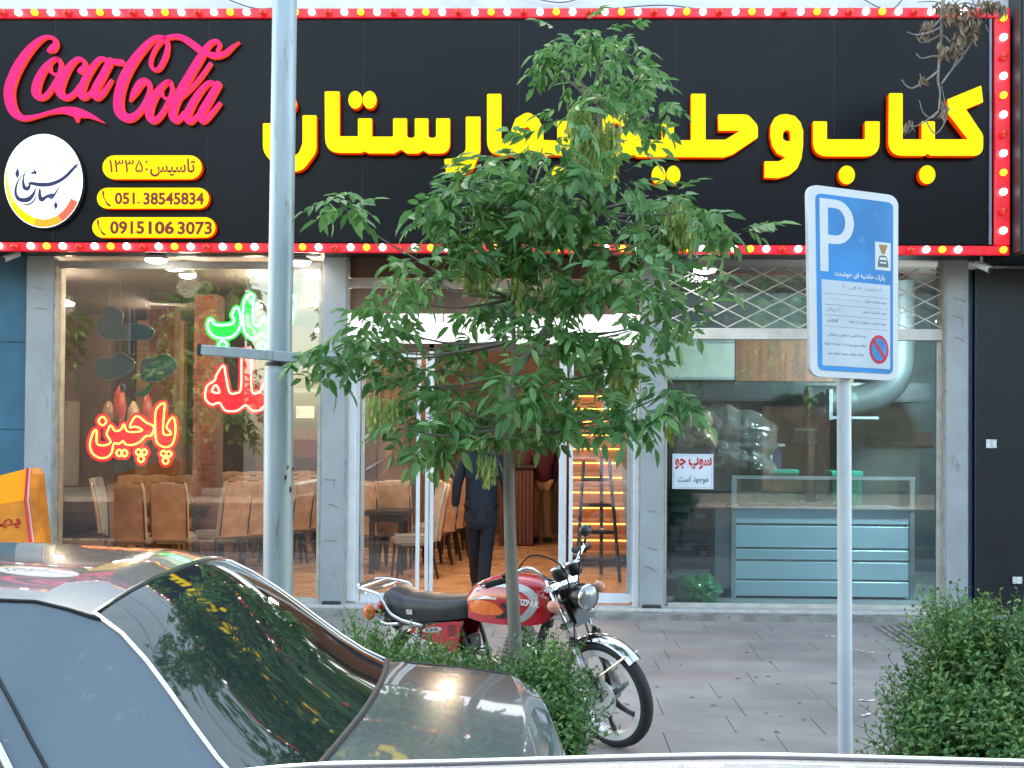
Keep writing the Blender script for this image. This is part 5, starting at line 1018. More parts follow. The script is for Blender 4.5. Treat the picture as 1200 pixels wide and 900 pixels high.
# tank
q = MB(); rows = []
for x, zl, zt2, wd in [(.38, .74, .78, .05), (.40, .70, .83, .085), (.46, .685, .885, .105), (.55, .68, .925, .125), (.66, .68, .95, .138), (.76, .685, .955, .142), (.86, .69, .94, .138), (.93, .70, .905, .12), (.975, .725, .86, .085), (.985, .76, .82, .04)]:
    r = []
    for k_ in range(17):
        a = math.pi * (k_ / 16); cx_, cz_ = math.cos(a), math.sin(a); e = .62
        r.append(Vector((x, -wd * math.copysign(abs(cx_) ** e, cx_), zl + (zt2 - zl) * abs(cz_) ** .75)))
    rows.append(r)
CR_ = []
C2 = [catmull([tuple(rows[i][k_]) for i in range(len(rows))], 3) for k_ in range(17)]
rows = [[Vector(C2[k_][i]) for k_ in range(17)] for i in range(len(C2[0]))]
q.grid(rows); q.add([p for p in rows[0]], [tuple(range(17))]); q.add(rows[-1], [tuple(range(17))[::-1]]); q.add([r[0] for r in rows] + [r[-1] for r in rows], [(i, i + 1, len(rows) + i + 1, len(rows) + i) for i in range(len(rows) - 1)])
tank = q.build('fuel_tank', M_red, mt, local=True, smooth=True, autosm=60)
def tank_side(x, z, off, s_=-1):
    best = None
    for r in rows:
        if best is None or abs(r[8].x - x) < abs(best[8].x - x): best = r
    half = best[:9] if s_ < 0 else best[8:][::-1]; y = abs(half[0].y)
    for a, b in zip(half, half[1:]):
        if a.z <= z <= b.z and b.z > a.z: y = abs(a.y + (b.y - a.y) * (z - a.z) / (b.z - a.z)); break
    return Vector((x, s_ * (y + off), z))
def decal(nm, pts, wds, m, s_, off):
    C = catmull([(a, b, w_) for (a, b), w_ in zip(pts, wds)], 6); rows_ = []
    for i in range(len(C)):
        a, b = C[max(0, i - 1)], C[min(len(C) - 1, i + 1)]; d = Vector((b[0] - a[0], b[1] - a[1])).normalized(); nn = Vector((-d.y, d.x)) * C[i][2] / 2
        rows_.append([tank_side(C[i][0] + nn.x * k_, C[i][1] + nn.y * k_, off, s_) for k_ in (-1, -.5, 0, .5, 1)])
    q = MB(); q.grid(rows_); mp(q, nm, m, tank, smooth=True)
for s_ in (-1, 1):
    decal('stripe', [(.47, .855), (.60, .895), (.75, .905), (.86, .875), (.90, .82), (.86, .755), (.80, .715)], [.012, .02, .03, .042, .045, .042, .03], M_silver2, s_, .002)
    decal('stripe', [(.44, .755), (.52, .765), (.62, .765), (.70, .745)], [.05, .08, .07, .02], M_orange, s_, .0025)
    decal('stripe', [(.45, .80), (.55, .825), (.65, .825)], [.012, .018, .01], M_silver2, s_, .003)
    decal('stripe', [(.68, .80), (.73, .775), (.70, .735), (.64, .72)], [.02, .04, .03, .01], M_blk, s_, .003)
q = MB(); text_mb(q, 'TIZPAR', lambda u, v: tank_side(.79 + .135 * u, .805 + .034 * v - .012 * u * u, .0045), bold=.04); mp(q, 'lettering', M_whp, tank)
q = MB(); q.lathe([(.035, -.005), (.035, .015), (.028, .022), (.001, .024)], (.70, 0, .955), (0, 0, 1), 16); mp(q, 'fuel_cap', M_blk, tank, smooth=True, autosm=40)
# seat
q = MB(); rs = []
for x, zl, zt2, wd in [(-.38, .80, .83, .08), (-.36, .775, .905, .115), (-.30, .76, .925, .13), (-.15, .745, .905, .135), (.0, .735, .885, .13), (.15, .72, .85, .125), (.30, .71, .83, .115), (.42, .705, .82, .095), (.455, .72, .80, .06)]:
    rs.append([Vector((x, -wd * math.copysign(abs(math.cos(a)) ** .45, math.cos(a)), zl + (zt2 - zl) * abs(math.sin(a)) ** .5)) for a in [math.pi * k_ / 12 for k_ in range(13)]])
C2 = [catmull([tuple(rs[i][k_]) for i in range(len(rs))], 3) for k_ in range(13)]; rs = [[Vector(C2[k_][i]) for k_ in range(13)] for i in range(len(C2[0]))]
q.grid(rs); q.add(rs[0], [tuple(range(13))]); q.add(rs[-1], [tuple(range(13))[::-1]]); q.add([r[0] for r in rs] + [r[-1] for r in rs], [(i, i + 1, len(rs) + i + 1, len(rs) + i) for i in range(len(rs) - 1)])
seat = mp(q, 'seat', M_vinyl, smooth=True, autosm=60)
q = MB(); text_mb(q, 'SI', lambda u, v: Vector((.0 + .045 * u, -.1345 - .002, .685 + .03 * v)), bold=.05); mp(q, 'lettering', M_whp, seat)
# rear rack and tail
for s_ in (-1, 1):
    mp(MB().tube(catmull([(.12, s_ * .135, .70), (-.05, s_ * .15, .76), (-.2, s_ * .155, .80), (-.33, s_ * .155, .895), (-.42, s_ * .15, .915), (-.66, s_ * .13, .93), (-.74, s_ * .08, .935)], 5), .011, 8), 'grab_rail', M_chrome, smooth=True)
    mp(MB().tube(catmull([(-.10, s_ * .14, .735), (-.30, s_ * .15, .73), (-.42, s_ * .15, .78), (-.57, s_ * .13, .915)], 5), .010, 8), 'grab_rail', M_chrome, smooth=True)
for x in (-.48, -.56, -.64, -.74): mp(MB().tube([(x, -.135 if x > -.65 else -.08, .92 if x > -.6 else .934), (x, .135 if x > -.65 else .08, .92 if x > -.6 else .934)], .008, 6), 'rack_bar', M_chrome)
q = MB(); rows_ = []
for i in range(16):
    an = R(25 + 140 * i / 15); rr = .36; rows_.append([Vector((rr * math.cos(an) * -1 * -1, w_ * .075, .33 + (rr - .03 * abs(w_) ** 3) * math.sin(an))) for w_ in (-1, -.6, 0, .6, 1)])
q.grid(rows_); q.grid([[p - Vector((0, 0, .003)) for p in r][::-1] for r in rows_]); mp(q, 'rear_fender', M_blk, smooth=True)
q = MB(); q.tube([(-.30, 0, .66), (-.46, 0, .74), (-.50, 0, .66)], [.05, .04, .03], 8); mp(q, 'tail_bracket', M_blk, smooth=True); q = MB(); q.box(-.55, -.46, -.06, .06, .74, .83, bev=.02); mp(q, 'tail_light', mat('red_lens', (.5, .01, .01), .15), smooth=True)
for s_ in (-1, 1): q = MB(); q.tube([(-.40, s_ * .05, .78), (-.42, s_ * .17, .80)], .009, 6); i_ = mp(q, 'indicator', M_blk); MB().ball((-.43 * .53, s_ * .20, .695), (.040, .034, .050), 12, 8).build('lens', M_amber, i_, local=True, smooth=True)
# side cover, frame, engine, exhaust, shocks, chain case
for s_ in (-1, 1):
    q = MB(); pts = [(.02, .70), (.30, .70), (.38, .69), (.36, .58), (.33, .48), (.24, .50), (.16, .55), (.0, .64)]
    q.slab([[Vector((a, s_ * .115, b)) for a, b in pts]], Vector((0, -s_ * .03, 0)), 0, 0); cv = mp(q, 'side_cover', M_red)
    q = MB(); q.slab([[Vector((.17 + .075 * math.cos(a), s_ * .1165, .655 + .022 * math.sin(a))) for a in [2 * math.pi * i / 20 for i in range(20)]]], Vector((0, s_ * .002, 0)), 0, 0); hk(q); q.build('badge', M_chrome, cv, local=True)
    if s_ < 0: q = MB(); text_mb(q, '125', lambda u, v: Vector((.125 + .09 * u, -.1195, .643 + .024 * v)), bold=.03); hk(q); q.build('lettering', M_blk, cv, local=True)
    for k_ in range(5): q = MB(); q.box(.285, .345, s_ * .1155 - .001, s_ * .1155 + .001, .60 + k_ * .016, .607 + k_ * .016); hk(q); q.build('vent_slot', M_blk, cv, local=True)
    q = MB(); c0, c1 = Vector((.02, s_ * .125, .34)), Vector((-.02 + .1, s_ * .135, .70)); q.tube([c0, c1], .012, 8); mp(q, 'shock_rod', M_chrome); q = MB(); q.tube([c0 + (c1 - c0) * (.15 + .7 * i / 90) + (Vector((math.cos(i * .75), math.sin(i * .75), 0)) * .027) for i in range(91)], .006, 5); mp(q, 'shock_spring', M_chrome, smooth=True)
    mp(MB().tube([(0, s_ * .085, .305), (.25, s_ * .09, .33), (.46, s_ * .09, .37)], .018, 8), 'swingarm', M_blk, smooth=True)
    mp(MB().tube([(.96, 0, .83), (.80, s_ * .05, .45), (.72, s_ * .09, .22), (.45, s_ * .09, .22), (.42, s_ * .09, .45), (.36, s_ * .09, .68), (-.2, s_ * .09, .72)], .015, 8), 'frame_tube', M_blk, smooth=True)
    mp(MB().tube([(.56, s_ * .1, .26), (.56, s_ * .26, .26)], .014, 8), 'foot_peg', M_rubber)
mp(MB().tube([(.97, 0, .92), (.90, 0, .66)], .032, 12), 'steering_head', M_blk); mp(MB().tube([(.96, 0, .82), (.6, 0, .68), (.36, 0, .69)], .022, 8), 'backbone_tube', M_blk)
q = MB(); q.box(.44, .72, -.10, .10, .24, .42, bev=.05); q.lathe([(.001, -.13), (.08, -.13), (.09, -.115), (.09, .115), (.08, .13), (.001, .13)], (.52, 0, .33), (0, 1, 0), 20); q.lathe([(.001, -.135), (.06, -.135), (.07, -.12), (.07, .12)], (.65, 0, .31), (0, 1, 0), 20); eng = mp(q, 'crankcase', M_eng, smooth=True, autosm=40)
for i in range(9): q = MB(); q.obox((.66 + .010 * i, 0, .43 + .022 * i), (.135, .15, .007), Matrix.Rotation(R(20), 3, 'Y'), bev=.002); mp(q, 'cooling_fin', M_eng)
q = MB(); q.obox((.715, 0, .545), (.10, .10, .24), Matrix.Rotation(R(20), 3, 'Y'), bev=.02); mp(q, 'cylinder', M_eng)
q = MB(); q.tube(catmull([(.78, -.03, .55), (.86, -.05, .50), (.85, -.09, .33), (.74, -.12, .21), (.5, -.13, .2), (.2, -.14, .23)], 6), .017, 10); mp(q, 'exhaust_pipe', M_chrome, smooth=True); q = MB(); q.tube([(.22, -.14, .23), (.16, -.14, .235), (-.35, -.15, .33), (-.42, -.15, .34)], [.02, .04, .044, .03], 14); mp(q, 'muffler', M_chrome, smooth=True)
q = MB(); q.box(.28, .40, -.07, .07, .46, .58, bev=.02); mp(q, 'air_box', M_blk); mp(MB().tube([(.36, .1, .24), (.28, .2, .02)], .011, 6), 'side_stand', M_blk)
q = MB(); q.tube([(-.02, .10, .42), (.42, .10, .44)], .03, 8); mp(q, 'chain_case', M_chrome, smooth=True)
q = MB(); q.slab([[Vector((-.36, -.02, .68)), Vector((-.52, -.02, .40)), Vector((-.50, -.02, .38)), Vector((-.30, -.02, .60))]], Vector((0, .04, 0)), 0, 0); mp(q, 'mudguard_flap', M_whp)

# ================================================================== FOLIAGE
M_leaf = leaf_mat('ash_leaf', (.065, .18, .045), (.12, .29, .085), (.25, .44, .16), .36, .42)
M_key = leaf_mat('seed_key', (.24, .34, .07), (.34, .44, .11), (.46, .54, .18), .5, .3)
M_bark = mat('grey_bark', (.17, .155, .125), .85, var=.25, scale=9, stretch=(2, 2, .35), bump=.6, bscale=22)
def leaflet(base, d, up, L, wd, curl):
    d = d.normalized(); side = d.cross(up); side = side.normalized() if side.length > 1e-4 else d.orthogonal().normalized(); nn = side.cross(d)
    P = lambda t, s_, h: base + d * (L * t) + side * (wd * s_) + nn * h
    vs = [P(0, 0, 0), P(.28, -.42, .10 * wd), P(.28, 0, -.02 * wd - curl * .1), P(.28, .42, .10 * wd), P(.62, -.40, .08 * wd - curl * .35), P(.62, 0, -.05 * wd - curl * .45), P(.62, .40, .08 * wd - curl * .35), P(1, 0, -curl)]
    return vs, [(0, 2, 1), (0, 3, 2), (1, 2, 5, 4), (2, 3, 6, 5), (4, 5, 7), (5, 6, 7)]
def compound(seed):
    rnd = random.Random(seed); mb = MB(); n_ = 5 if rnd.random() < .6 else 7; RL = .13 + .04 * rnd.random()
    rp = [Vector((RL * f, 0, -.05 * f * f)) for f in (0, .5, 1)]
    for k_ in range(3):
        pass
    mb.tube(rp, .0012, 3, cap=False)
    for k_ in range((n_ - 1) // 2):
        f = .35 + .5 * k_ / max(1, (n_ - 1) // 2 - .5); b = Vector((RL * f, 0, -.05 * f * f))
        for s_ in (-1, 1):
            d = Vector((.55 + .2 * rnd.random(), s_, -.45 * rnd.random() - .1)); v, fc = leaflet(b, d, Vector((rnd.uniform(-.2, .2), rnd.uniform(-.2, .2), 1)), .092 * rnd.uniform(.75, 1.2), .045 * rnd.uniform(.8, 1.2), .02); mb.add(v, fc)
    v, fc = leaflet(rp[-1], Vector((1, rnd.uniform(-.2, .2), -.5)), Vector((0, 0, 1)), .108 * rnd.uniform(.9, 1.2), .048, .025); mb.add(v, fc)
    return mb
VAR = [compound(i) for i in range(8)]; VARN = [(np.array(m.v), m.f) for m in VAR]; VARM = []
def leafM(p, out, rnd, sc_):
    az = math.atan2(out.y, out.x) + rnd.uniform(-.9, .9); el = rnd.uniform(-.75, .45) + .35 * out.z
    return Matrix.Translation(p) @ Matrix.Rotation(az, 4, 'Z') @ Matrix.Rotation(-el, 4, 'Y') @ Matrix.Rotation(rnd.uniform(-.8, .8), 4, 'X') @ Matrix.Scale(sc_, 4)
TY = 6.3
tree = thing('street_tree', 'young ash tree with green seed bunches growing between the car and the motorcycle', 'tree', (onz(611, 900, -.02).x, TY, -.02))
ldr = [(611, 935), (606, 800), (601, 700), (597, 600), (597, 500), (601, 440), (620, 415), (638, 390), (655, 350), (676, 297), (692, 247), (698, 205), (704, 160), (700, 120)]
lw = [.038, .034, .031, .028, .025, .022, .019, .017, .015, .013, .011, .008, .006, .004]
LP = [at(x, y_, TY) for x, y_ in ldr]; 
tr_ = MB(); tr_.tube(catmull([tuple(p) for p in LP], 4), [float(w_) for (w_,) in catmull([(w_,) for w_ in lw], 4)], 10); tr_.build('trunk', M_bark, tree, smooth=True)
lead2 = [at(601, 445, TY), at(602, 400, TY + .05), at(601, 350, TY + .05), at(606, 300, TY), at(612, 250, TY)]
MB().tube(catmull([tuple(p) for p in lead2], 4), .011, 7).build('branch', M_bark, tree, smooth=True)
CL = [(665, 62, 34), (690, 48, 18), (735, 62, 34), (757, 88, 22), (648, 88, 20), (722, 92, 28), (700, 78, 24), (745, 118, 26), (765, 145, 22), (700, 128, 24), (725, 145, 22), (775, 128, 14), (672, 100, 20),
 (636, 185, 26), (605, 208, 40), (560, 232, 36), (522, 238, 36), (500, 262, 22), (540, 272, 40), (590, 255, 42), (632, 240, 34), (655, 280, 38), (700, 268, 28), (620, 292, 42), (570, 302, 42), (532, 318, 34), (500, 340, 34), (470, 325, 22), (455, 362, 30), (425, 385, 30), (398, 418, 34), (382, 440, 30), (370, 428, 14), (440, 420, 34), (478, 415, 24), (520, 445, 36), (480, 462, 26), (560, 415, 34), (596, 372, 40), (648, 358, 40), (635, 402, 34), (690, 350, 38), (738, 335, 38), (775, 350, 32), (720, 300, 34), (768, 290, 26), (808, 258, 30), (790, 238, 14), (838, 272, 24), (868, 285, 18), (755, 262, 20), (828, 335, 18), (800, 378, 22), (762, 392, 30), (712, 402, 38), (670, 420, 38), (738, 440, 38), (786, 470, 24), (797, 492, 16), (700, 470, 42), (745, 496, 26), (660, 480, 42), (640, 505, 32), (618, 465, 38), (578, 480, 38), (540, 490, 38), (500, 500, 30), (470, 512, 16), (518, 515, 26), (482, 532, 14), (560, 508, 28), (600, 505, 24), (655, 508, 22), (712, 495, 24), (575, 528, 14), (498, 540, 10), (398, 245, 15), (382, 248, 6), (410, 256, 7), (640, 330, 30), (560, 370, 24), (668, 150, 22), (690, 175, 20), (650, 205, 26), (690, 215, 26), (725, 225, 24), (735, 175, 16), (705, 55, 20), (690, 120, 20), (620, 230, 26), (672, 245, 26), (760, 240, 16)]
rnd = random.Random(11); LV = []
for (cx, cy, r) in CL:
    Yc_ = TY + rnd.uniform(-.45, .5); c_ = at(cx, cy - 11, Yc_); rr = r / F * Yc_ * .88
    n_ = max(4, int((r / 10) ** 2 * 1.12 + 3))
    for _ in range(n_):
        o = Vector((rnd.gauss(0, 1), rnd.gauss(0, 1), rnd.gauss(0, 1))).normalized(); p = c_ + o * rr * (rnd.random() ** .45) * .72
        LV.append((leafM(p, o, rnd, (rnd.uniform(.60, .98) if cy > 170 else rnd.uniform(.5, .78))), rnd.randrange(8), p))
    # branch to the cluster
    if r > 15:
        tgt = c_; cand = [p for p in LP[4:] + lead2 if p.z < tgt.z + .05] or LP[4:6]; s0 = min(cand, key=lambda p: (p - tgt).length)
        if (s0 - tgt).length > .08:
            mid = (s0 + tgt) / 2 + Vector((rnd.uniform(-.04, .04), rnd.uniform(-.05, .05), -.10 * (tgt - s0).length + .02)); 
            MB().tube(catmull([tuple(s0), tuple(mid), tuple(tgt)], 5), [.007 * (1 - .75 * i / 10) + .001 for i in range(11)], 5).build('branch', M_bark, tree, smooth=True)
# long bare twig to the lone left tuft
MB().tube(catmull([tuple(at(*p)) for p in ((530, 330, 6.4), (490, 305, 6.35), (440, 275, 6.3), (400, 240, 6.3))], 5), [.007 - .0004 * i for i in range(16)], 5).build('branch', M_bark, tree, smooth=True)
LV.sort(key=lambda t: t[2].y); 
for m in VAR:
    me = bpy.data.meshes.new('leaf'); me.from_pydata(m.v, [], m.f); me.materials.append(M_leaf); me.update(); VARM.append(me)
Ti = worldmat(tree).inverted()
for M_, k_, p in LV[:296]:
    o = bpy.data.objects.new('leaf', VARM[k_]); col.objects.link(o); o.parent = tree; o.matrix_local = Ti @ M_
def np_mesh(name, items, m, parent, kind='stuff'):
    V = []; Fc = []; k = 0
    for M_, (va, fa) in items:
        A_ = np.array(M_.to_3x3()); T_ = np.array(M_.translation); V.append(va @ A_.T + T_); Fc += [tuple(i + k for i in f) for f in fa]; k += len(va)
    mb = MB(); mb.v = [tuple(x) for x in np.concatenate(V)]; mb.f = Fc; mb.m = [0] * len(Fc)
    return mb.build(name, m, parent, kind=kind)
np_mesh('foliage', [(M_, VARN[k_]) for M_, k_, p in LV[296:]], M_leaf, tree)
def keybunch(cx, cy, wpx, hpx, dy=-.15):
    Yk = TY + dy; mb = MB(); top = at(cx, cy - hpx / 2, Yk); W_ = wpx / F * Yk; H_ = hpx / F * Yk
    for i in range(int(wpx * hpx / 16)):
        f = rnd.random(); a = rnd.uniform(0, 6.28); rr = W_ / 2 * math.sin(math.pi * min(1, .25 + f * .75)) ** .5 * rnd.random() ** .5
        b = top + Vector((rr * math.cos(a), rr * math.sin(a), -f * H_ * .8)); d = Vector((rnd.gauss(0, .18), rnd.gauss(0, .18), -1)).normalized(); s_ = d.cross(Vector((math.cos(a * 3), math.sin(a * 3), 0))); s_ = s_.normalized() if s_.length > .01 else Vector((1, 0, 0)); L_ = rnd.uniform(.055, .075); w2 = .008
        mb.add([b, b + d * L_ * .35 - s_ * w2 * .5, b + d * L_ * .35 + s_ * w2 * .5, b + d * L_ * .75 - s_ * w2, b + d * L_ * .75 + s_ * w2, b + d * L_], [(0, 1, 2), (1, 3, 4, 2), (3, 5, 4)])
        if i % 3 == 0: mb.tube([top + (b - top) * .3, b], .001, 3, cap=False)
    mb.build('seed_bunch', M_key, tree, kind='stuff')
for a in [(680, 160, 34, 80), (698, 185, 34, 80), (716, 175, 26, 70), (550, 318, 28, 60), (566, 325, 26, 50), (702, 195, 24, 60), (790, 268, 32, 66), (806, 272, 26, 50), (652, 345, 22, 50), (700, 340, 30, 44), (440, 482, 26, 44), (455, 485, 24, 42), (738, 440, 20, 56), (786, 500, 20, 30), (724, 450, 18, 46), (572, 548, 28, 36), (608, 312, 14, 34), (630, 262, 20, 40), (608, 345, 14, 40)]: keybunch(*a)

items = []
for _ in range(170):
    x, y_ = random.uniform(-3.5, 4.5), 6.8 + 5.4 * random.random() ** 1.8; v, fc = leaflet(Vector((0, 0, 0)), Vector((1, 0, .02)), Vector((0, 0, 1)), random.uniform(.03, .06), .025, .004); items.append((Matrix.Translation((x, y_, .006)) @ Matrix.Rotation(random.uniform(0, 6.28), 4, 'Z'), (np.array([tuple(q) for q in v]), fc)))
tag(np_mesh('fallen_leaves', items, leaf_mat('fallen_leaf', (.12, .10, .04), (.2, .16, .07), (.3, .25, .12), .8, .1), None), 'small dry leaves scattered over the pavement', 'leaves')
# shrubs
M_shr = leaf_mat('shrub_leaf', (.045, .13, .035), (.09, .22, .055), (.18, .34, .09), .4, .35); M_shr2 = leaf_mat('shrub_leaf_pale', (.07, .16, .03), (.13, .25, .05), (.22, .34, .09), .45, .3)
def sprig(seed, n_=11, L_=.20, ll=.042, lw_=.021):
    r_ = random.Random(seed); mb = MB(); bend = Vector((r_.uniform(-.25, .25), r_.uniform(-.25, .25), 0)); pts = [bend * f * f * L_ + Vector((0, 0, L_ * f)) for f in (0, .33, .66, 1)]
    mb.tube(pts, .0012, 3, cap=False)
    for i in range(n_):
        f = .1 + .9 * i / (n_ - 1); a = i * 2.4 + r_.random(); b = bend * f * f * L_ + Vector((0, 0, L_ * f)); s_ = (1.1 - .5 * f) * r_.uniform(.8, 1.2)
        d = Vector((math.cos(a), math.sin(a), .35 + .5 * f)).normalized(); sd_ = d.cross(Vector((0, 0, 1))).normalized(); l, w_ = ll * s_, lw_ * s_ / 2
        mb.add([b, b + d * l * .45 - sd_ * w_, b + d * l * .45 + sd_ * w_, b + d * l - Vector((0, 0, l * .15))], [(0, 1, 2), (1, 3, 2)])
    return (np.array(mb.v), mb.f)
SPR = [sprig(i) for i in range(7)]
def shrub(label, ells, dens, seed, groundx, sc_=1.0):
    r_ = random.Random(seed); c0 = at(ells[0][0], ells[0][1], ells[0][2]); t = thing('shrub', label, 'shrub', (c0.x, c0.y, -.02)); items = []; it2 = []
    for (cx, cy, Y, rx, ry, rz) in ells:
        c_ = at(cx, cy, Y); sx = rx / F * Y; sz = rz / F * Y; n_ = int(dens * (rx * rz) / 100)
        for _ in range(n_):
            o = Vector((r_.gauss(0, 1), r_.gauss(0, 1), r_.gauss(0, 1))).normalized() * (r_.random() ** .38); p = c_ + Vector((o.x * sx, o.y * ry, o.z * sz))
            if p.z < -.02: continue
            dd = Vector((o.x * .9 + r_.gauss(0, .3), o.y * .7 + r_.gauss(0, .3), .75 + o.z * .5)).normalized(); q_ = dd.to_track_quat('Z', 'Y').to_matrix().to_4x4()
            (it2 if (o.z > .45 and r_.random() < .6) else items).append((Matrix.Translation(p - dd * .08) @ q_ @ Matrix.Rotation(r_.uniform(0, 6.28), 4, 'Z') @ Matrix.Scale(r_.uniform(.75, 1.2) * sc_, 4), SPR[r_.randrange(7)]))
        st_ = MB()
        for _ in range(6):
            b = Vector((c_.x + r_.gauss(0, sx * .3), c_.y + r_.gauss(0, .08), -.02)); o = Vector((r_.uniform(-1, 1) * sx * .8, r_.uniform(-.5, .5) * ry, r_.uniform(0, .8) * sz)); MB().tube(catmull([tuple(b), tuple((b + c_) / 2 + Vector((r_.gauss(0, .04), 0, 0))), tuple(c_ + o)], 3), [.009 - .001 * i for i in range(7)], 5).build('stem', M_bark, t)
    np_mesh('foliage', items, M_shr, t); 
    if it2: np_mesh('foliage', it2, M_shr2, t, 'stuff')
    return t
shrub('low leafy shrub just behind the car boot under the black motorcycle seat', [(425, 788, 6.2, 46, .3, 40), (480, 804, 6.0, 55, .3, 40), (540, 816, 5.9, 50, .3, 40)], 13, 1, 0)
shrub('leafy green shrub around the tree trunk in front of the motorcycle engine', [(585, 832, 5.9, 44, .3, 46), (630, 820, 5.8, 36, .3, 58)], 11, 2, 0)
shrub('narrow green shrub hiding the left half of the motorcycle front wheel', [(652, 824, 5.6, 28, .25, 60), (672, 852, 5.5, 18, .25, 40), (645, 875, 5.5, 36, .25, 40)], 9.5, 3, 0)
shrub('large dense shrub at the bottom right corner beside the parking sign', [(1152, 815, 5.6, 72, .4, 88), (1205, 800, 5.6, 60, .4, 84), (1105, 848, 5.5, 46, .35, 60), (1080, 878, 5.4, 36, .3, 42), (1172, 880, 5.3, 86, .4, 66), (1116, 745, 5.7, 26, .25, 30)], 9.5, 4, 0, 1.05)
# dead branch hanging over the top right corner of the sign
db = thing('dead_branch', 'dry grey twig with withered brown leaves hanging over the right end of the sign', 'branch', at(1105, 60, 10.5)); YD = 10.5
M_twig = mat('grey_twig', (.26, .23, .20), .8, var=.2, scale=20)
z9 = lambda pts: [tuple(at(1030 + x / 6, y_ / 6, YD + dy)) for x, y_, dy in pts]
for pts, r0 in [([(460, -60, 0), (445, 80, 0), (440, 250, .05), (425, 420, .02), (415, 560, 0), (430, 650, 0), (420, 780, 0)], .016), ([(440, 190, 0), (350, 230, -.1), (260, 245, -.1), (200, 225, -.1)], .009), ([(440, 240, 0), (370, 280, .1), (300, 300, .1), (265, 255, .1)], .009), ([(430, 400, 0), (380, 395, 0), (300, 410, 0), (262, 375, 0)], .009), ([(418, 500, 0), (340, 560, 0), (240, 620, 0), (190, 600, 0), (160, 560, 0)], .010), ([(340, 560, 0), (300, 560, 0), (290, 520, 0)], .006), ([(440, 590, 0), (520, 480, .1), (590, 400, .1), (560, 430, .1), (515, 400, .1)], .008), ([(590, 390, .1), (660, 280, .1), (700, 200, .1), (680, 60, .1), (640, -40, .1)], .010), ([(420, 780, 0), (370, 830, 0), (310, 790, 0), (285, 705, 0)], .007), ([(420, 780, 0), (330, 850, 0), (250, 890, 0), (190, 880, 0)], .007), ([(330, 850, 0), (400, 940, 0), (480, 820, 0), (460, 700, 0), (440, 600, 0)], .006), ([(350, 230, 0), (390, 180, 0), (450, 120, 0), (520, 40, 0), (600, -30, 0)], .010), ([(500, 300, 0), (470, 260, 0), (440, 250, 0)], .008), ([(500, 40, 0), (380, 10, .1), (270, 15, .1)], .007), ([(700, 40, 0), (600, 20, .1), (520, 50, .1)], .008)]:
    C = catmull(z9(pts), 4); MB().tube(C, [r0 * (1 - .6 * i / len(C)) for i in range(len(C))], 5).build('twig', M_twig, db, smooth=True)
p0 = at(1030 + 460 / 6, -10, YD); p1 = at(1030 + 640 / 6, -40 / 6, YD + .1)
MB().tube(catmull([tuple(p0), tuple(p0 + Vector((.12, .2, .7))), tuple(p0 + Vector((.5, .9, 1.3))), tuple(p0 + Vector((1.1, 2.1, 1.7)))], 4), [.016 + .002 * i for i in range(13)], 6).build('twig', M_twig, db, smooth=True); MB().tube(catmull([tuple(p1), tuple(p1 + Vector((.05, .1, .4))), tuple(p0 + Vector((.5, .9, 1.3)))], 4), .011, 5).build('twig', M_twig, db, smooth=True)
M_dry = leaf_mat('withered_leaf', (.17, .11, .06), (.24, .17, .11), (.32, .26, .18), .7, .15); items = []; r_ = random.Random(5)
for (x, y_, rx, ry, n_) in [(560, 280, 45, 90, 60), (660, 190, 40, 80, 50), (600, 100, 110, 60, 90), (780, 20, 80, 40, 45), (350, 180, 60, 60, 26), (460, 340, 40, 40, 22), (460, 760, 25, 60, 22), (215, 870, 30, 30, 10), (300, 540, 18, 25, 8), (480, 30, 130, 40, 40), (850, 50, 40, 50, 20)]:
    for _ in range(n_):
        p = at(1030 + (x + r_.gauss(0, rx * .5)) / 6, (y_ + r_.gauss(0, ry * .5)) / 6, YD + r_.uniform(-.1, .1)); d = Vector((r_.gauss(0, .4), r_.gauss(0, .4), -1)); v, fc = leaflet(Vector((0, 0, 0)), d, Vector((r_.gauss(0, 1), r_.gauss(0, 1), .1)), r_.uniform(.05, .10), .03, .03); items.append((Matrix.Translation(p), (np.array([tuple(q) for q in v]), fc)))
np_mesh('withered_leaves', items, M_dry, db)

# ================================================================== PEOPLE
def skinned(name, J, E, m, par, sub=2):
    me = bpy.data.meshes.new(name); ks = list(J); me.from_pydata([J[k][0] for k in ks], [(ks.index(a), ks.index(b)) for a, b in E] and [(ks.index(a), ks.index(b)) for a, b in E], [])
    o = bpy.data.objects.new(name, me); col.objects.link(o); md = o.modifiers.new('skin', 'SKIN'); md.use_smooth_shade = True
    for i, k in enumerate(ks):
        r_ = J[k][1]; me.skin_vertices[0].data[i].radius = r_ if isinstance(r_, tuple) else (r_, r_)
    me.skin_vertices[0].data[0].use_root = True
    o.modifiers.new('sub', 'SUBSURF').levels = sub; o.modifiers['sub'].render_levels = sub
    bpy.context.view_layer.update()
    m2 = bpy.data.meshes.new_from_object(o.evaluated_get(bpy.context.evaluated_depsgraph_get())); bpy.data.objects.remove(o)
    m2.materials.clear(); m2.materials.append(m); m2.polygons.foreach_set('use_smooth', [True] * len(m2.polygons)); o = bpy.data.objects.new(name, m2); col.objects.link(o); o.parent = par; return o
M_skin = mat('skin', (.48, .27, .20), .5, var=.06, scale=8); M_hair = mat('dark_hair', (.015, .012, .01), .6, bump=.5, bscale=60)
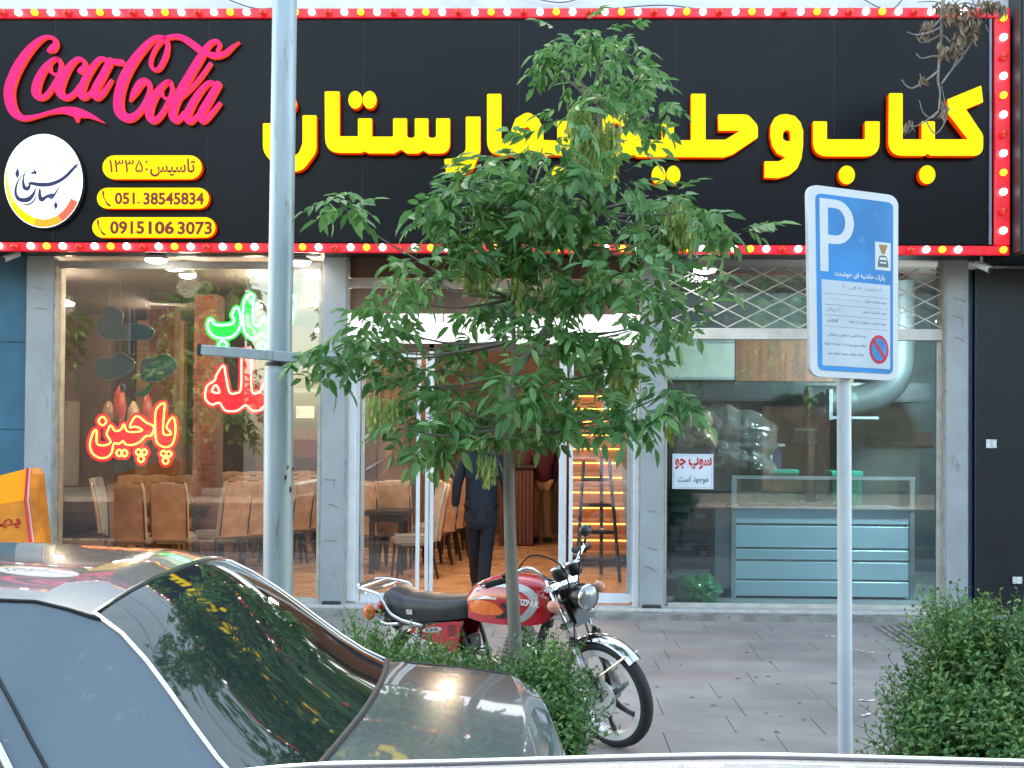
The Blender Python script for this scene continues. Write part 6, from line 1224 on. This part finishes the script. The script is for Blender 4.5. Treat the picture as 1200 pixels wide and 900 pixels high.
def person(label, loc, rz, h, jacket, trousers, shoes, lift, armL, armR, legL, legR):
    """facing +Y of its own frame; arm = (elbow, wrist), leg = (knee, ankle) offsets"""
    k = h / 1.76; t = thing('person', label, 'person', loc, rz); V_ = lambda x, y, z: (x * k, y * k, z * k)
    J = {'pelvis': (V_(0, 0, .95), (.13 * k, .10 * k)), 'waist': (V_(0, 0, 1.10), (.13 * k, .09 * k)), 'chest': (V_(0, 0, 1.32), (.155 * k, .105 * k)), 'neck0': (V_(0, 0, 1.46), (.08 * k, .07 * k)), 'neck': (V_(0, .01, 1.53), .052 * k), 'jaw': (V_(0, .03, 1.59), (.06 * k, .07 * k)), 'head': (V_(0, .02, 1.66), (.075 * k, .09 * k)), 'crown': (V_(0, .01, 1.725), (.06 * k, .07 * k))}
    E = [('pelvis', 'waist'), ('waist', 'chest'), ('chest', 'neck0'), ('neck0', 'neck'), ('neck', 'jaw'), ('jaw', 'head'), ('head', 'crown')]
    HJ = {}
    for nm, s_, (el_, wr), (kn, an) in (('L', -1, armL, legL), ('R', 1, armR, legR)):
        J['sh' + nm] = (V_(s_ * .175, 0, 1.41), .06 * k); J['el' + nm] = (V_(*el_), .042 * k); J['wr' + nm] = (V_(*wr), .028 * k)
        wv = Vector(wr); ev = Vector(el_); d = (wv - ev).normalized(); J['pm' + nm] = (V_(*(wv + d * .06)), (.024 * k, .036 * k)); E += [('chest', 'sh' + nm), ('sh' + nm, 'el' + nm), ('el' + nm, 'wr' + nm), ('wr' + nm, 'pm' + nm)]
        for fi in range(4):
            off = Vector((0, (.026 - .017 * fi), 0)); b = wv + d * .085 + off; L_ = (.075, .085, .08, .062)[fi]; cur = Vector((-s_ * .012, .012, 0))
            J['f%d' % fi + nm] = (V_(*b), .0095 * k); J['g%d' % fi + nm] = (V_(*(b + d * L_ * .55 + cur * .4)), .0085 * k); J['h%d' % fi + nm] = (V_(*(b + d * L_ + cur * 1.6)), .007 * k); E += [('pm' + nm, 'f%d' % fi + nm), ('f%d' % fi + nm, 'g%d' % fi + nm), ('g%d' % fi + nm, 'h%d' % fi + nm)]
        b = wv + d * .03 + Vector((0, .03, 0)); J['t0' + nm] = (V_(*b), .011 * k); J['t1' + nm] = (V_(*(b + d * .035 + Vector((-s_ * .008, .022, 0)))), .010 * k); J['t2' + nm] = (V_(*(b + d * .07 + Vector((-s_ * .014, .026, 0)))), .008 * k); E += [('wr' + nm, 't0' + nm), ('t0' + nm, 't1' + nm), ('t1' + nm, 't2' + nm)]
        J['hp' + nm] = (V_(s_ * .09, 0, .90), .085 * k); J['kn' + nm] = (V_(*kn), .055 * k); J['an' + nm] = (V_(*an), .038 * k); av = Vector(an); J['to' + nm] = (V_(*(av + Vector((0, .13, -.035)))), (.035 * k, .025 * k)); E += [('pelvis', 'hp' + nm), ('hp' + nm, 'kn' + nm), ('kn' + nm, 'an' + nm), ('an' + nm, 'to' + nm)]
    bd = skinned('body', J, E, M_skin, t, 1)
    q = MB(); hc = J['head'][0]; q.ball((hc[0], hc[1] - .012 * k, hc[2] + .02 * k), (.083 * k, .10 * k, .10 * k), 16, 10); o = q.build('hair', M_hair, t, smooth=True, local=True)
    # face details on the front
    q = MB(); q.tube([(0, hc[1] + .088 * k, hc[2] + .01 * k), (0, hc[1] + .112 * k, hc[2] - .035 * k)], [.008, .014], 6); [q.ball((s_ * .03 * k, hc[1] + .09 * k, hc[2] + .005 * k), .009 * k, 8, 6) for s_ in (-1, 1)]; [q.ball((s_ * .082 * k, hc[1], hc[2] - .01 * k), (.012 * k, .022 * k, .032 * k), 8, 6) for s_ in (-1, 1)]; q.build('face_features', M_skin, bd, local=True, smooth=True)
    # jacket
    g = lambda r_, a=.014: tuple(x + a * k for x in (r_ if isinstance(r_, tuple) else (r_, r_)))
    JJ = {'chest': (J['chest'][0], g(J['chest'][1], .022)), 'waist': (J['waist'][0], g(J['waist'][1], .042)), 'hem': (V_(0, 0, lift - .15), (.20 * k, .165 * k)), 'neck0': (J['neck0'][0], g(J['neck0'][1], .012)), 'col': (V_(0, 0, 1.51), (.062 * k, .066 * k))}; EE = [('chest', 'waist'), ('waist', 'hem'), ('chest', 'neck0'), ('neck0', 'col')]
    for nm in 'LR':
        JJ['sh' + nm] = (J['sh' + nm][0], g(J['sh' + nm][1], .018)); JJ['el' + nm] = (J['el' + nm][0], g(J['el' + nm][1], .016)); JJ['wr' + nm] = (J['wr' + nm][0], g(J['wr' + nm][1], .016)); EE += [('chest', 'sh' + nm), ('sh' + nm, 'el' + nm), ('el' + nm, 'wr' + nm)]
    skinned('jacket' if lift < .9 else 'shirt', JJ, EE, jacket, t, 2)
    TT = {'pelvis': (J['pelvis'][0], g(J['pelvis'][1], .012))}; TE = []
    for nm in 'LR':
        TT['hp' + nm] = (J['hp' + nm][0], g(J['hp' + nm][1], .014)); TT['kn' + nm] = (J['kn' + nm][0], g(J['kn' + nm][1], .022)); a_ = Vector(J['an' + nm][0]); TT['cf' + nm] = (tuple(a_ + Vector((0, 0, -.035 * k))), (.062 * k, .065 * k)); TE += [('pelvis', 'hp' + nm), ('hp' + nm, 'kn' + nm), ('kn' + nm, 'cf' + nm)]
    skinned('trousers', TT, TE, trousers, t, 2)
    for nm in 'LR':
        a_ = Vector(J['an' + nm][0]); f_ = Vector(J['to' + nm][0]); q = MB(); q.lathe([(.001, -.075 * k), (.035 * k, -.07 * k), (.046 * k, .02 * k), (.05 * k, .1 * k), (.045 * k, .17 * k), (.001, .215 * k)], a_ + Vector((0, -.02, -.042)), (f_ - a_ + Vector((0, .0, .03 * k))), 12)
        q.v = [(x, y_, min(z, a_.z) if z > a_.z else z) for x, y_, z in q.v]; q.build('shoe', shoes, t, smooth=True, local=True)
    return t
M_navyc = mat('navy_suit', (.010, .016, .030), .8, var=.2, scale=9); M_navyt = mat('navy_trousers', (.006, .009, .018), .8, var=.2, scale=9); M_shoe = mat('black_leather', (.02, .025, .03), .35)
pw = at(564, 600, 13.5)
person('man in a dark navy suit walking into the restaurant with his back turned', (pw.x, 13.5, FZ + .005), R(6), 1.76, M_navyc, M_navyt, M_shoe, .80, ((-.25, .0, 1.14), (-.265, .05, .90)), ((.25, -.03, 1.14), (.27, .0, .90)), ((-.065, .12, .52), (-.03, .26, .12)), ((.055, -.02, .50), (.015, -.10, .095)))
p2 = at(634, 600, 20.2)
person('person in maroon top and khaki trousers standing beside the slatted reception desk', (p2.x, 20.2, FZ + .005), R(20), 1.72, mat('maroon_cloth', (.07, .008, .02), .8), mat('khaki_cloth', (.33, .18, .10), .8), M_shoe, 1.0, ((-.24, .05, 1.14), (-.18, .20, 1.02)), ((.25, .02, 1.14), (.25, .10, .92)), ((-.10, .05, .50), (-.08, .02, .09)), ((.10, .02, .50), (.12, .0, .09)))

# ================================================================== THE OTHER SIDE OF THE STREET (seen only in the glass and the paint)
struct('far_pavement', MB().box(-40, 40, -14, -8.2, -.9, .0), M_conc)
def facade(name, x0, x1, h, c_, label, Y=-14):
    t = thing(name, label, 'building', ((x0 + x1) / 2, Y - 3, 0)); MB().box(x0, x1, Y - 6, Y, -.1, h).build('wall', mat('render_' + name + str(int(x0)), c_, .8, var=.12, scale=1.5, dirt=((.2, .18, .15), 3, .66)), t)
    MB().box(x0 - .1, x1 + .1, Y, Y + .35, h - .25, h, bev=.03).build('cornice', M_conc, t)
    n_ = max(1, int((x1 - x0) / 2.4)); fl = int(h / 3.1)
    for f in range(1, fl):
        for i in range(n_):
            cx = x0 + (x1 - x0) * (i + .5) / n_; w_ = MB().box(cx - .62, cx + .62, Y + .005, Y + .07, f * 3.1 + .9, f * 3.1 + 2.4, bev=.01).build('window', mat('far_frame', (.10, .10, .10), .6), t); MB().box(cx - .54, cx + .54, Y + .071, Y + .08, f * 3.1 + .98, f * 3.1 + 2.32).build('pane', mat('far_pane', (.03, .04, .05), .08), w_)
    for i in range(n_):
        cx = x0 + (x1 - x0) * (i + .5) / n_; MB().box(cx - 1.0, cx + 1.0, Y + .005, Y + .05, .05, 2.6).build('shutter', mat('far_shutter_%d' % (i % 3), [(.10, .12, .14), (.16, .14, .12), (.07, .09, .08)][i % 3], .5), t)
    return t
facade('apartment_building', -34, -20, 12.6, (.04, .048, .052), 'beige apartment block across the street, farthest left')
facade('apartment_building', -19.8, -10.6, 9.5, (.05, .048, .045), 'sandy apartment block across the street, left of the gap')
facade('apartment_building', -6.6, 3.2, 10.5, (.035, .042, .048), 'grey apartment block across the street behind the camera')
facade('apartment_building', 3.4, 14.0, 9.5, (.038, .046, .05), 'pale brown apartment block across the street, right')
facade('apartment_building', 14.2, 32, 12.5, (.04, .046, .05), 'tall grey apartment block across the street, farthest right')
for i, (x, y_, h) in enumerate([(-14.5, -8.9, 6.5), (-9.3, -9.0, 5.2), (-4.2, -8.9, 6.8), (1.5, -9.0, 6.2), (6.8, -8.9, 6.9), (12.5, -9, 6.4)]):
    t = thing('far_tree', 'broad street tree on the far pavement, ' + ['first from the left', 'second from the left, before the gap', 'third from the left', 'fourth from the left', 'fifth from the left', 'last on the right'][i], 'tree', (x, y_, 0)); r2 = random.Random(50 + i)
    MB().tube([(x, y_, 0), (x + .05, y_, 1.4), (x - .05, y_ + .1, 3.0), (x, y_, h * .75)], [.14, .12, .10, .04], 9).build('trunk', M_bark, t, smooth=True); it = []
    for c_ in range(9):
        cc = Vector((x + r2.gauss(0, .9), y_ + r2.gauss(0, .7), h * .62 + r2.gauss(0, .75)))
        MB().tube([(x, y_, 2.4), tuple(cc)], [.04, .012], 5).build('limb', M_bark, t)
        for _ in range(42): o = Vector((r2.gauss(0, 1), r2.gauss(0, 1), r2.gauss(0, 1))).normalized() * r2.random() ** .4 * .95; it.append((leafM(cc + o, o, r2, 2.6), VARN[r2.randrange(8)]))
    np_mesh('crown', it, M_leaf, t)
